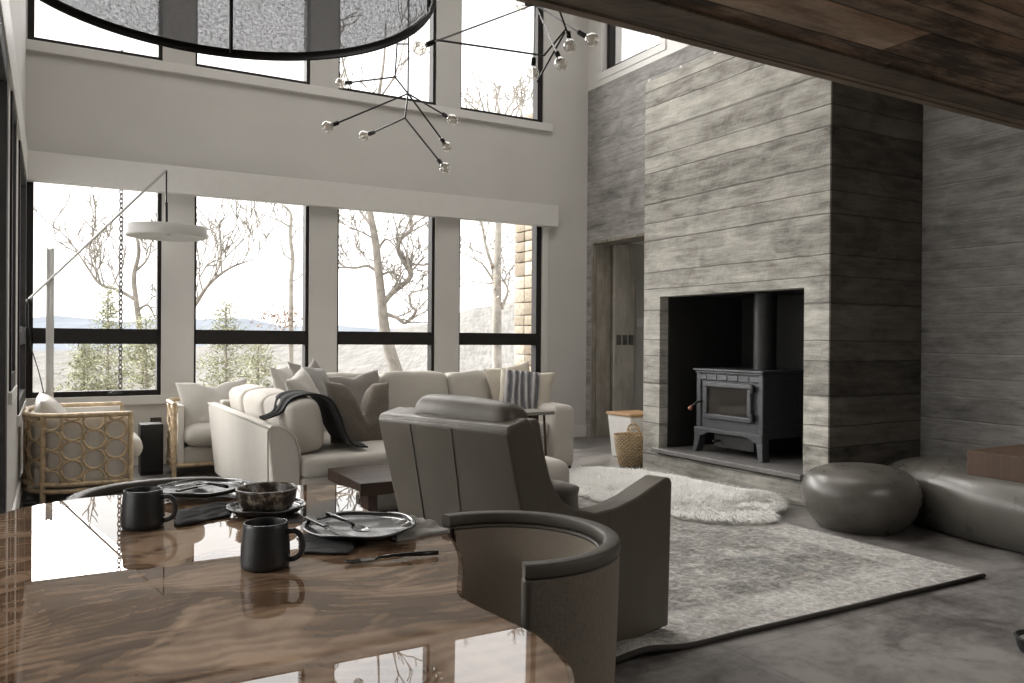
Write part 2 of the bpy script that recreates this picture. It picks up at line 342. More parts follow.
# ------------------------------------------------------------------ mesh building
class MB:
    def __init__(s): s.v = []; s.f = []
    def add(s, vs, fs, mtx=None):
        o = len(s.v)
        s.v += [tuple(mtx @ Vector(p)) if mtx else tuple(p) for p in vs]
        s.f += [tuple(i+o for i in f) for f in fs]; return s
    def box(s, x0, x1, y0, y1, z0, z1, mtx=None):
        vs = [(x, y, z) for z in (z0, z1) for y in (y0, y1) for x in (x0, x1)]
        return s.add(vs, [(0,2,3,1), (4,5,7,6), (0,1,5,4), (2,6,7,3), (0,4,6,2), (1,3,7,5)], mtx)
    def puff(s, x0, x1, y0, y1, z0, z1, r=.04, crown=(0, 0, 0), n=6, m=4, mtx=None, wob=0.0, seed=0):
        """rounded, softly domed block"""
        c = Vector(((x0+x1)/2, (y0+y1)/2, (z0+z1)/2)); H = Vector(((x1-x0)/2, (y1-y0)/2, (z1-z0)/2)); r = min(r, *[h*.98 for h in H])
        def ax(h):
            a = [r*(1-math.cos(PI/2*k/m))*1.0 - h for k in range(m)]
            mid = [-(h-r) + 2*(h-r)*k/n for k in range(n+1)]
            return a + mid + [-q for q in reversed(a)]
        A = [ax(h) for h in H]; vid = {}; vs = []; fs = []
        def V(i, j, k):
            key = (i, j, k)
            if key not in vid:
                p = Vector((A[0][i], A[1][j], A[2][k])); inn = Vector([max(-(H[q]-r), min(H[q]-r, p[q])) for q in range(3)])
                d = p-inn; p = inn + d.normalized()*r if d.length > 1e-9 else p
                u = [p[q]/H[q] for q in range(3)]
                for q in range(3):
                    o1, o2 = (q+1) % 3, (q+2) % 3
                    if crown[q]: p[q] += crown[q]*max(-1, min(1, u[q]*1.2))*max(0, 1-u[o1]**2)*max(0, 1-u[o2]**2)
                p = p + c
                if wob: p = p + wob*nvec(p*4.0 + Vector((seed*3.1, 0, 0)))
                vid[key] = len(vs); vs.append(p)
            return vid[key]
        N = [len(a)-1 for a in A]
        for i in range(N[0]):
            for j in range(N[1]):
                fs.append((V(i,j,0), V(i,j+1,0), V(i+1,j+1,0), V(i+1,j,0))); e = N[2]
                fs.append((V(i,j,e), V(i+1,j,e), V(i+1,j+1,e), V(i,j+1,e)))
        for i in range(N[0]):
            for k in range(N[2]):
                fs.append((V(i,0,k), V(i+1,0,k), V(i+1,0,k+1), V(i,0,k+1))); e = N[1]
                fs.append((V(i,e,k), V(i,e,k+1), V(i+1,e,k+1), V(i+1,e,k)))
        for j in range(N[1]):
            for k in range(N[2]):
                fs.append((V(0,j,k), V(0,j,k+1), V(0,j+1,k+1), V(0,j+1,k))); e = N[0]
                fs.append((V(e,j,k), V(e,j+1,k), V(e,j+1,k+1), V(e,j,k+1)))
        return s.add(vs, fs, mtx)
    def tube(s, path, r, n=8, closed=False, caps=True, mtx=None):
        P = [Vector(p) for p in path]; R = r if isinstance(r, (list, tuple)) else [r]*len(P); vs = []; fs = []
        up = None
        for i, p in enumerate(P):
            if closed: d = P[(i+1) % len(P)] - P[i-1]
            else: d = P[min(i+1, len(P)-1)] - P[max(i-1, 0)]
            d = d.normalized() if d.length > 1e-9 else Vector((0, 0, 1))
            if up is None:
                up = Vector((0, 0, 1)) if abs(d.z) < .9 else Vector((1, 0, 0))
            a = d.cross(up)
            a = a.normalized() if a.length > 1e-6 else d.orthogonal().normalized()
            b = a.cross(d).normalized(); up = b
            for k in range(n):
                t = 2*PI*k/n; vs.append(p + (a*math.cos(t) + b*math.sin(t))*R[i])
        L = len(P)
        for i in range(L if closed else L-1):
            j = (i+1) % L
            for k in range(n):
                k2 = (k+1) % n; fs.append((i*n+k, i*n+k2, j*n+k2, j*n+k))
        if caps and not closed: fs += [tuple(reversed(range(n))), tuple(range((L-1)*n, L*n))]
        return s.add(vs, fs, mtx)
    def lathe(s, prof, n=32, c=(0, 0, 0), mtx=None, close=False):
        vs = []; fs = []
        for r, z in prof:
            for k in range(n):
                t = 2*PI*k/n; vs.append((c[0]+r*math.cos(t), c[1]+r*math.sin(t), c[2]+z))
        L = len(prof)
        for i in range(L if close else L-1):
            j = (i+1) % L
            for k in range(n):
                k2 = (k+1) % n; fs.append((i*n+k, i*n+k2, j*n+k2, j*n+k))
        if not close:
            if prof[0][0] > 1e-6: fs.append(tuple(reversed(range(n))))
            if prof[-1][0] > 1e-6: fs.append(tuple(range((L-1)*n, L*n)))
        return s.add(vs, fs, mtx)
    def grid(s, fn, nu, nv, closed_u=False, mtx=None):
        vs = [fn(i/(nu if closed_u else nu), j/nv) for j in range(nv+1) for i in range(nu if closed_u else nu+1)]
        w = nu if closed_u else nu+1; fs = []
        for j in range(nv):
            for i in range(nu):
                i2 = (i+1) % w; fs.append((j*w+i, j*w+i2, (j+1)*w+i2, (j+1)*w+i))
        return s.add(vs, fs, mtx)
    def sheet(s, fn, nu, nv, th, mtx=None):
        """closed thin sheet: fn(u,v) -> point, thickened along -normal"""
        top = [[Vector(fn(i/nu, j/nv)) for i in range(nu+1)] for j in range(nv+1)]
        vs = []; w = nu+1
        for j in range(nv+1):
            for i in range(nu+1):
                du = top[j][min(i+1, nu)]-top[j][max(i-1, 0)]; dv = top[min(j+1, nv)][i]-top[max(j-1, 0)][i]
                vs.append((top[j][i], du.cross(dv).normalized()))
        o = len(vs); pts = [p for p, _ in vs] + [p - n*th for p, n in vs]; fs = []
        for j in range(nv):
            for i in range(nu):
                a, b, c, d = j*w+i, j*w+i+1, (j+1)*w+i+1, (j+1)*w+i
                fs += [(a, b, c, d), (o+d, o+c, o+b, o+a)]
        for i in range(nu): fs += [(i+1, i, o+i, o+i+1), (nv*w+i, nv*w+i+1, o+nv*w+i+1, o+nv*w+i)]
        for j in range(nv): fs += [(j*w, (j+1)*w, o+(j+1)*w, o+j*w), ((j+1)*w+nu, j*w+nu, o+j*w+nu, o+(j+1)*w+nu)]
        return s.add(pts, fs, mtx)
    def prism(s, poly, z0, z1, mtx=None):
        n = len(poly); vs = [(x, y, z0) for x, y in poly] + [(x, y, z1) for x, y in poly]
        fs = [tuple(reversed(range(n))), tuple(range(n, 2*n))] + [(i, (i+1) % n, n+(i+1) % n, n+i) for i in range(n)]
        return s.add(vs, fs, mtx)
    def pillow(s, w, h, t, n=18, pinch=.09, chop=0.0, seed=0, mtx=None, chopw=.30):
        vs = []; fs = []; idx = {}
        for side in (1, -1):
            for j in range(n+1):
                for i in range(n+1):
                    u, v = 2*i/n-1, 2*j/n-1; edge = i in (0, n) or j in (0, n)
                    if edge and side == -1: idx[(side, i, j)] = idx[(1, i, j)]; continue
                    x = w/2*u*(1-pinch*(1-v*v)); y = h/2*v*(1-pinch*(1-u*u))
                    e = max(0, (1-u*u)*(1-v*v)); z = side*t/2*e**.42
                    if chop:
                        g = math.exp(-(u/chopw)**2)*((v+1)/2)**1.6; y -= chop*g; z *= 1-.35*g
                    q = noise.noise(Vector((u*2.3+seed*5.7, v*2.3, side*2.0)))
                    z += side*.012*q*e**.3; x += .008*noise.noise(Vector((v*3, seed*2.2, u))); y += .008*noise.noise(Vector((u*3, seed*4.2, v)))
                    idx[(side, i, j)] = len(vs); vs.append((x, y, z))
            for j in range(n):
                for i in range(n):
                    q = [idx[(side, i, j)], idx[(side, i+1, j)], idx[(side, i+1, j+1)], idx[(side, i, j+1)]]
                    fs.append(tuple(q if side == 1 else q[::-1]))
        return s.add(vs, fs, mtx)
    def build(s, name, mat, parent=None, world=False, smooth=False, bev=0.0, seg=2, sub=0):
        me = bpy.data.meshes.new(name); off = parent_loc(parent) if world and parent else Vector((0, 0, 0))
        me.from_pydata([tuple(Vector(p)-off) for p in s.v], [], s.f); me.update()
        bm = bmesh.new(); bm.from_mesh(me); bmesh.ops.recalc_face_normals(bm, faces=bm.faces); bm.to_mesh(me); bm.free()
        o = bpy.data.objects.new(name, me); C.objects.link(o)
        if mat: me.materials.append(mat)
        if parent: o.parent = parent
        if smooth or bev:
            for p in me.polygons: p.use_smooth = True
        if bev:
            md = o.modifiers.new('bevel', 'BEVEL'); md.width = bev; md.segments = seg; md.limit_method = 'ANGLE'; md.angle_limit = math.radians(40); md.harden_normals = True
        if sub:
            md = o.modifiers.new('sub', 'SUBSURF'); md.levels = sub; md.render_levels = sub
        if smooth == 'auto' or bev:
            try: me.set_sharp_from_angle(angle=math.radians(42))
            except Exception: pass
        return o

def parent_loc(p):
    l = Vector((0, 0, 0))
    while p: l += p.location; p = p.parent
    return l
def tag(o, label, cat, group=None, kind=None):
    o['label'] = label; o['category'] = cat
    if group: o['group'] = group
    if kind: o['kind'] = kind
    return o
def thing(name, label, cat, loc=(0, 0, 0), rz=0, group=None):
    o = bpy.data.objects.new(name, None); C.objects.link(o); o.location = loc; o.rotation_euler = (0, 0, rz)
    o.empty_display_size = .1
    return tag(o, label, cat, group)
def struct(name, mb, mat, parent=None, **kw):
    o = mb.build(name, mat, parent, **kw)
    if parent is None: o['kind'] = 'structure'
    return o
def sempty(name, loc=(0, 0, 0)):
    o = bpy.data.objects.new(name, None); C.objects.link(o); o.location = loc; o['kind'] = 'structure'; return o
def dup(root, loc, rz, label, group=None):
    r = root.copy(); C.objects.link(r); r.location = loc; r.rotation_euler = (0, 0, rz); r['label'] = label
    if group: r['group'] = group
    for ch in list(root.children):
        c = ch.copy(); C.objects.link(c); c.parent = r
        for g in list(ch.children):
            d = g.copy(); C.objects.link(d); d.parent = c
    return r
def smoothpath(pts, n=6, closed=False):
    P = [Vector(p) for p in pts]; out = []; L = len(P)
    for i in range(L if closed else L-1):
        p0 = P[i-1] if (i > 0 or closed) else P[0]; p1 = P[i]; p2 = P[(i+1) % L]; p3 = P[(i+2) % L] if (i+2 < L or closed) else P[-1]
        for k in range(n):
            t = k/n
            out.append(.5*((2*p1) + (p2-p0)*t + (2*p0-5*p1+4*p2-p3)*t*t + (3*p1-p0-3*p2+p3)*t**3))
    if not closed: out.append(P[-1])
    return out

# ------------------------------------------------------------------ room shell
XL, XR, YW, YB, ZC = -.21, 6.03, 8.65, -2.4, 6.3
struct('floor', MB().box(-1.7, 8.2, YB-.2, YW+.25, -.2, 0), M['floor'])
struct('ceiling', MB().box(-1.7, 8.2, YB-.2, YW+.25, ZC, ZC+.2), M['white_paint'])
WX = [(-.20, .945), (1.248, 2.411), (2.719, 3.889), (4.199, 5.354)]
LZ = (.68, 2.82); UZ = (3.955, 5.95)
w = MB()
T = .15
w.box(XL-.2, XR+.2, YW, YW+T, 0, LZ[0]).box(XL-.2, XR+.2, YW, YW+T, LZ[1], UZ[0]).box(XL-.2, XR+.2, YW, YW+T, UZ[1], ZC)
xs = [XL-.2] + [e for p in WX for e in p] + [XR+.2]
for a, b in zip(xs[0::2], xs[1::2]):
    for z0, z1 in (LZ, UZ): w.box(a, b, YW, YW+T, z0, z1)
struct('wall_far', w, M['paint'])
struct('wall_left', MB().box(XL-.2, XL, 5.0, 5.5, 0, ZC).box(XL-.2, XL, 6.15, 6.85, 0, ZC).box(XL-.2, XL, 8.55, YW, 0, ZC)
       .box(XL-.2, XL, 3.3, 5.0, 2.7, ZC).box(XL-.2, XL, 5.5, 6.15, 2.7, ZC).box(XL-.2, XL, 6.85, 8.55, 2.7, ZC)
       .box(XL-.2, XL, 5.5, 6.15, 0, .93).box(XL-.2, XL, 6.85, 8.55, 0, .68).box(XL-.2, XL, 3.3, 3.6, 0, 2.7)
       .box(-1.6, XL-.2, 3.3, 3.5, 0, ZC), M['paint'])
struct('wall_alcove', MB().box(-1.6, -1.4, YB, 1.2, 0, ZC).box(-1.6, -1.4, 2.9, 3.5, 0, ZC).box(-1.6, -1.4, 1.2, 2.9, 2.35, ZC), M['paint'])
struct('wall_back', MB().box(-1.6, 0, YB-.2, YB, 0, ZC).box(5.2, 8, YB-.2, YB, 0, ZC).box(0, 5.2, YB-.2, YB, 0, ZC), M['paint'])
# right wall of board-formed concrete with a doorway by the corner and a window high above
DY0, DY1, DZ = 7.22, 8.54, 2.51
HY0, HY1, HZ0, HZ1 = 7.22, 8.34, 4.63, 5.95
w = MB(); x0, x1 = XR, XR+.30
w.box(x0, x1, YB, DY0, 0, 4.47).box(x0, x1, DY1, YW, 0, 4.47).box(x0, x1, DY0, DY1, DZ, 4.47).box(x0, x1, YB, 6.73, 4.47, ZC)
struct('wall_right', w, M['concrete_grey'])
w = MB(); w.box(XR+.0, x1, 6.73, YW, 4.47, HZ0).box(XR, x1, 6.73, HY0, HZ0, ZC).box(XR, x1, HY1, YW, HZ0, ZC).box(XR, x1, HY0, HY1, HZ1, ZC)
struct('wall_right_upper', w, M['trim'])
# windows ------------------------------------------------------------
def window(idx, x0, x1, z0, z1, y, mull=None, crank=False):
    r = sempty('window_%d' % idx, (x0, y, z0)); d = .12; f = .052; fl = .055 if x0 < 0 else .022; fr = .036 if x1 < 5 else .075
    m = MB().box(x0, x0+fl, y, y+d, z0, z1).box(x1-fr, x1, y, y+d, z0, z1).box(x0+fl, x1-fr, y, y+d, z0, z0+f).box(x0+fl, x1-fr, y, y+d, z1-f, z1)
    if mull:
        m.box(x0+fl, x1-fr, y-.012, y+d, mull[0], mull[1])
    m.build('window_frame', M['frame'], r, world=True, bev=.004)
    g = MB().box(x0+fl, x1-fr, y+.095, y+.10, (mull[1] if mull else z0+f), z1-f)
    if mull: g.box(x0+fl, x1-fr, y+.095, y+.10, z0+f, mull[0])
    g.build('pane', M['glass'], r, world=True)
    if crank:
        cx = (x0+x1)/2 + .16
        h = MB().puff(cx-.06, cx+.06, y-.03, y, z0+.008, z0+.03, .008); h.tube([(cx-.05, y-.03, z0+.03), (cx+.0, y-.045, z0+.045), (cx+.07, y-.04, z0+.03)], .007)
        h.build('crank_handle', M['black'], r, world=True, smooth=True)
    return r
FY = YW+.02
for i, (a, b) in enumerate(WX):
    window(i+1, a, b, LZ[0], LZ[1], FY, (1.182, 1.328), True)
for i, (a, b) in enumerate(WX):
    window(i+5, a, b, UZ[0], UZ[1], FY)
# left wall windows and glass door (same builder turned about z)
def side_window(name, y0, y1, z0, z1, x, f=.06, mull=None, sgn=-1):
    r = sempty(name, (x, y0, z0)); d = .09
    xa, xb = sorted((x, x+sgn*d))
    m = MB().box(xa, xb, y0, y0+f, z0, z1).box(xa, xb, y1-f, y1, z0, z1).box(xa, xb, y0+f, y1-f, z0, z0+f).box(xa, xb, y0+f, y1-f, z1-f, z1)
    if mull: m.box(xa, xb, y0+f, y1-f, mull[0], mull[1])
    m.build('window_frame', M['frame'], r, world=True, bev=.004)
    xm = (xa+xb)/2
    MB().box(xm-.003, xm+.003, y0+f, y1-f, z0+f, z1-f).build('pane', M['glass'], r, world=True)
    return r
side_window('door_1', 3.6, 5.0, .0, 2.7, XL+.012, .16)
side_window('window_9', 5.5, 6.15, .93, 2.7, XL+.012, .10)
side_window('window_10', 6.85, 8.55, .68, 2.7, XL+.012, .10, (1.182, 1.328))
w11 = side_window('window_11', HY0, HY1, HZ0, HZ1, XR+.07, .06, sgn=1)
side_window('door_2', 1.2, 2.9, 0, 2.35, -1.44, .08)
m = MB(); fw = .075   # reveal trim round the high window
m.box(XR-.012, XR, HY0-.10, HY1+.10, HZ0-.09, HZ0).box(XR-.012, XR, HY0-.10, HY0, HZ0, HZ1).box(XR-.012, XR, HY1, HY1+.10, HZ0, HZ1)
m.build('window_trim', M['trim'], w11, world=True, bev=.003)
# sills, valances, skirting
struct('trim_1', MB().box(XL, 5.46, YW-.055, YW, UZ[0]-.095, UZ[0]), M['trim'], bev=.004)
m = MB(); m.box(XL, 5.44, YW-.03, YW, LZ[0]-.085, LZ[0]-.0)
struct('trim_2', m, M['trim'], bev=.003)
struct('trim_3', MB().box(XL, 5.52, YW-.11, YW, 2.665, 2.93), M['trim'], bev=.004)          # blind box above the far windows
struct('trim_4', MB().box(XL, XL+.02, 3.6, YW-.11, 2.665, 2.93), M['trim'], bev=.004)        # blind box on the left wall
struct('trim_5', MB().box(5.36, 5.43, YW-.012, YW, LZ[0]-.085, 2.665), M['trim'], bev=.002)
struct('trim_6', MB().box(XL, XL+.02, 5.40, 6.22, .86, .93).box(XL, XL+.02, 6.78, 8.62, .60, .68), M['trim'], bev=.002)
struct('baseboard_far', MB().box(XL, XR, YW-.018, YW, 0, .155), M['trim'], bev=.004)
struct('baseboard_left', MB().box(XL, XL+.018, 5.0, YW-.02, 0, .155), M['trim'], bev=.004)
# passage behind the doorway
struct('wall_passage', MB().box(XR+.30, 8.0, DY1+.02, DY1+.15, 0, 2.6).box(8.0, 8.15, 6.0, DY1+.15, 0, 2.6).box(XR+.30, 8.0, 6.2, 6.35, 0, 2.6), M['paint'])
struct('ceiling_passage', MB().box(XR+.29, 8.15, 6.2, DY1+.15, 2.53, 2.65), M['white_paint'])
struct('trim_8', MB().box(XR-.005, XR+.325, DY1-.025, DY1, 0, DZ).box(XR-.005, XR+.325, DY0, DY1-.025, DZ-.03, DZ), M['jamb_wood'])
m = MB().box(XR+.33, XR+.66, DY1-.05, DY1+.015, .0, DZ-.01)
d3 = struct('door_3', m, M['jamb_pale'], bev=.004)
h = MB()
for k in range(3): h.puff(XR+.36+k*.10, XR+.44+k*.10, DY1-.056, DY1-.049, 1.19, 1.32, .03, n=3)
h.build('latch', plain('worn_latch', (.13, .127, .118), .6, .3, var=.4), d3, smooth=True)
sw = thing('light_switch', 'white double light switch on the passage wall through the doorway', 'switch', (XR+.81, DY1+.02, 1.49))
MB().box(-.06, .06, -.008, 0, -.06, .06).build('switch_plate', M['white_enamel'], sw, bev=.003)
for k in (-1, 1): MB().box(k*.028-.016, k*.028+.016, -.013, -.008, -.032, .032).build('rocker', M['white_enamel'], sw, bev=.002)
# loft with a reclaimed plank underside over the dining end
LY, LZ0 = 2.585, 2.5
struct('ceiling_loft', MB().box(-1.4, XR, YB, LY-.24, LZ0, LZ0+.28), M['soffit'])
struct('beam_loft', MB().box(-1.4, XR, LY-.24, LY-.045, LZ0-.015, LZ0+.28), M['soffit_edge'], bev=.004)
struct('trim_9', MB().box(-1.4, XR, LY-.045, LY, LZ0-.022, LZ0+.30), M['soffit_edge'], bev=.003)

for o_ in C.objects:
    if o_.name in ('ceiling_loft', 'beam_loft', 'trim_9'):
        for v_ in o_.data.vertices:
            if v_.co.y > 0: v_.co.y += .0178*(v_.co.x-3.2)
# ------------------------------------------------------------------ chimney, hearth, stove
CX, CY0, CY1, CZ = 4.95, 4.01, 6.14, 3.72
OY0, OY1, OZ = 4.235, 5.905, 1.66
m = MB(); xb = XR-.005
m.box(CX, CX+.16, CY0, OY0, 0, OZ).box(CX, CX+.16, OY1, CY1, 0, OZ).box(CX, CX+.16, CY0, CY1, OZ, CZ).box(CX, CX+.16, OY0, OY1, 0, .185)
m.box(CX+.16, xb, CY1-.12, CY1, 0, CZ).box(CX+.16, xb, CY0+.12, CY1-.12, CZ-.15, CZ)
struct('wall_chimney', m, M['concrete_light'])
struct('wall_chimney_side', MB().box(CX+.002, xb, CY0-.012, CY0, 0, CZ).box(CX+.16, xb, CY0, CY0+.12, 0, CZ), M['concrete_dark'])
struct('wall_firebox_left', MB().box(CX+.10, xb-.02, OY1-.012, OY1+.02, .25, OZ+.03), M['steel'])
struct('wall_firebox_right', MB().box(CX+.16, xb-.02, OY0-.02, OY0+.012, .25, OZ+.03), M['steel'])
struct('wall_firebox_back', MB().box(xb-.035, xb-.01, OY0, OY1, .25, OZ+.03), M['steel'])
struct('ceiling_firebox', MB().box(CX+.16, xb-.02, OY0, OY1, OZ+.02, OZ+.05), M['steel'])
t = thing('hearth_slab', 'thin grey slate hearth slab under the wood stove', 'hearth', (CX, 5.07, .185))
MB().box(CX+.0, xb-.04, OY0+.014, OY1-.014, .19, .245).build('slab', M['slate'], t, world=True, bev=.008)
MB().box(CX-.05, CX-.001, OY0-.02, OY1+.06, .205, .246).build('front_lip', M['slate'], t, world=True, bev=.008)
for y, lb in ((6.11, 'small white stud on the chimney top edge, the one above the doorway'), (5.66, 'small white stud on the chimney top edge, the middle of three'), (5.22, 'small white stud on the chimney top edge, the one closest to the plank ceiling')):
    tag(MB().lathe([(0, 0), (.016, 0), (.020, .012), (.016, .03), (0, .034)], 14, (CX+.03, y, CZ)).build('chimney_stud', M['white_enamel'], smooth=True), lb, 'stud', 'studs on the chimney top')
def stove():
    t = thing('wood_stove', 'black cast iron wood stove with glass door on the slate hearth', 'stove', (5.13, 5.21, .245))
    # local: front faces -x ; width along y
    W2 = .39; D = .60
    b = MB().box(.02, D, -W2, W2, .215, .735)
    b.box(.005, .03, -W2-.01, -W2+.05, .22, .72).box(.005, .03, W2-.05, W2+.01, .22, .72)
    b.build('body', M['iron'], t, bev=.012)
    MB().box(-.02, D+.02, -W2-.03, W2+.03, .735, .757).box(-.005, D+.005, -W2-.015, W2+.015, .715, .735).build('top_plate', M['iron'], t, bev=.008)
    # base skirt with an arched lip
    sk = MB()
    sk.prism([(-W2-.02, .15), (-W2+.08, .15), (-W2+.16, .185), (W2-.16, .185), (W2-.08, .15), (W2+.02, .15), (W2+.02, .225), (-W2-.02, .225)], -.012, .012, Matrix(((0,0,1,.0), (1,0,0,0), (0,1,0,0), (0,0,0,1))))
    sk.box(0, D, -W2-.015, W2+.015, .185, .228)
    sk.build('base_skirt', M['iron'], t, bev=.008)
    # relief tiles across the face
    rl = MB()
    for k in range(6):
        y = -W2+.075 + k*.128
        rl.box(.004, .022, y-.055, y+.055, .655, .705)
    rl.box(.010, .030, -W2+.02, W2-.02, .650, .710)
    rl.build('face_moulding', M['iron'], t, bev=.006)
    fr = MB(); a, bz0, bz1, f = .285, .31, .64, .045
    fr.box(-.018, .02, -a, a, bz1-f, bz1).box(-.018, .02, -a, a, bz0, bz0+f).box(-.018, .02, -a, -a+f, bz0+f, bz1-f).box(-.018, .02, a-f, a, bz0+f, bz1-f)
    d = fr.build('door', M['iron'], t, bev=.010)
    g = NT('stove_glass'); g.set((.03, .028, .025), .04); g.b.inputs['Specular IOR Level'].default_value = .7
    MB().box(.002, .008, -a+f-.004, a-f+.004, bz0+f-.004, bz1-f+.004).build('glass', g.m, d)
    lg = MB(); lg.tube([(.000, .20, .385), (.000, .08, .41), (.0, -.02, .40), (.0, -.10, .375)], [.012, .02, .017, .01], 8); lg.puff(-.001, .004, -.22, .05, bz0+f, bz0+f+.05, .002, n=2)
    for z in (.36, .60): MB().tube([(-.022, -a-.025, z-.035), (-.022, -a-.025, z+.035)], .014, 10).box(-.015, .01, -a-.03, -a+.02, z-.02, z+.02).build('hinge', M['iron_dark'], d, smooth='auto')
    hd = MB().tube([(-.005, a+.02, .46), (-.05, a+.035, .455), (-.075, a+.055, .43), (-.085, a+.075, .41)], [.012, .010, .009, .010], 10)
    h = hd.build('handle', M['iron_dark'], d, smooth=True)
    k = MB().tube([(-.083, a+.072, .413), (-.09, a+.095, .39), (-.09, a+.10, .385)], [.014, .019, .012], 10).build('knob', plain('knob_copper', (.33, .12, .075), .4), d, smooth=True)
    for sx in (0, 1):
        for sy in (-1, 1):
            lm = MB(); x = .02 if sx == 0 else D-.04; y = sy*(W2-.02)
            prof = [(0, .19), (.004, .13), (.014, .06), (.03, 0)]
            vs = []; fs = []
            for i, (o, z) in enumerate(prof):
                hw = .042 - .006*i
                yy = y + sy*o
                for p in ((x-.025-o*.5, yy-hw), (x+.05, yy-hw), (x+.05, yy+hw), (x-.025-o*.5, yy+hw)): vs.append((p[0], p[1], z))
            for i in range(3):
                for q in range(4): fs.append((i*4+q, i*4+(q+1) % 4, (i+1)*4+(q+1) % 4, (i+1)*4+q))
            fs += [(0, 1, 2, 3), (12, 13, 14, 15)]
            lm.add(vs, fs).build('leg', M['iron'], t, bev=.008)
    MB().box(.06, D-.05, -.25, .22, .06, .185).tube([(-.02, .15, .115), (.06, .15, .115)], .012).build('ash_pan', M['iron_dark'], t, bev=.01)
    p = MB().lathe([(.104, 0), (.104, .02), (.099, .021), (.099, .50), (.103, .501), (.103, .52), (.099, .521), (.099, .668)], 40, (.34, -.105, .757)).build('flue_pipe', M['iron_dark'], t, smooth='auto')
    return t
stove()

# ------------------------------------------------------------------ rug, sheepskin
rug = thing('area_rug', 'large pale grey distressed rug in front of the fireplace', 'rug', (2.79, 4.5, 0))
def rugf(u, v):
    x = -1.55+3.08*u; y = -2.0+4.0*v
    z = .022 + .003*noise.noise(Vector((x*3, y*3, 0)))
    # ripple where the armchair pushes the near edge up
    d = math.hypot(x+.78, (y+1.95)*1.6); z += .05*math.exp(-(d/.16)**2)
    return (x, y - .03*math.exp(-((x+.78)/.2)**2)*(1-v), z)
MB().sheet(rugf, 90, 110, .02).build('pile', M['rug'], rug, smooth='auto')
MB().tube([Vector(rugf(i/90, 0))+Vector((0, -.002, -.009)) for i in range(91)], .0115, 6).build('binding', M['rug_edge'], rug, smooth=True)

pelt = [(4.22, 3.88), (4.42, 4.05), (4.66, 4.18), (4.80, 4.36), (4.82, 4.75), (4.80, 5.2), (4.78, 5.6), (4.62, 6.0), (4.40, 6.28), (4.10, 6.2), (3.80, 5.9), (3.66, 5.45), (3.62, 5.0), (3.70, 4.6), (3.78, 4.2), (3.95, 4.0)]
pl = [Vector((x, y, 0)) for x, y in pelt]; pls = smoothpath(pl, 5, True); pc = sum(pls, Vector())/len(pls)
sk = thing('sheepskin', 'fluffy white sheepskin rug lying before the hearth', 'rug', (pc.x, pc.y, 0))
def skin_z(p):
    z = .045 + .022*noise.noise(Vector((p.x*5, p.y*5, 1))) + .012*noise.noise(Vector((p.x*13, p.y*13, 4)))
    c = (Vector((4.80, 4.38, 0))-Vector((p.x, p.y, 0))).length
    return z + .10*math.exp(-(c/.16)**2)
def skf(u, v):
    i = int(u*len(pls)) % len(pls); p = pc.lerp(pls[i], v); k = (1-v**6)
    return (p.x-pc.x, p.y-pc.y, .022 + (skin_z(p)-.022)*k)
MB().grid(skf, len(pls), 20, True).build('hide', M['fur'], sk, smooth=True)
hair = MB(); r2 = random.Random(3)
for i in range(26000):
    a = r2.randrange(len(pls)); v = math.sqrt(r2.random())
    p = pc.lerp(pls[a].lerp(pls[(a+1) % len(pls)], r2.random()), v); z = .022+(skin_z(p)-.022)*(1-v**6)
    out = (p-pc).normalized(); n1 = nvec(Vector((p.x*11, p.y*11, 9)))
    d = Vector((n1.x, n1.y, 0))*1.1 + out*(.3+.9*v**4) + Vector((r2.uniform(-.5, .5), r2.uniform(-.5, .5), 0)); L = r2.uniform(.05, .095)
    up = Vector((0, 0, 1)); q0 = Vector((p.x-pc.x, p.y-pc.y, z)); q1 = q0 + (up*.9 + d*.5).normalized()*L*.5; q2 = q1 + (up*.25*(1-v**3) + d*.8 - up*.2*v**4).normalized()*L*.6
    q2.z = max(q2.z, .024)
    s = d.cross(up); s = s.normalized()*r2.uniform(.0028, .0048) if s.length > 1e-6 else Vector((.002, 0, 0))
    hair.add([q0-s, q0+s, q1+s*.8, q1-s*.8, q2], [(0, 1, 2, 3), (3, 2, 4)])
me_ = hair.build('fur', M['fur'], sk); me_['kind'] = 'stuff'

# ------------------------------------------------------------------ poufs
def blob(name, label, c, rx, ry, h, mat, lean=0, e=2.6, flat=.42, rz=0, seed=0, amp=.02):
    def f(u, v):
        th = 2*PI*u; ph = PI*v - PI/2
        cz = math.sin(ph); r = abs(math.cos(ph))**(2/e)
        z = math.copysign(abs(cz)**(2/e), cz)
        rr = r*(1 - (.14 if z < 0 else .06)*abs(z))
        x, y = rx*rr*math.cos(th), ry*rr*math.sin(th)
        zz = h/2 + h/2*z
        p = Vector((x, y, zz)); q = noise.noise(p*2.2+Vector((seed, 0, 0)))
        return (x*(1+amp*4*q*.5), y*(1+amp*4*q*.5), max(0, zz + amp*noise.noise(p*3+Vector((0, seed, 0)))*(zz/h)) + lean*x*(zz/h))
    o = MB().grid(f, 72, 36, True).build(name, mat, None, smooth=True); o.location = c; o.rotation_euler = (0, 0, rz)
    return tag(o, label, 'pouf')
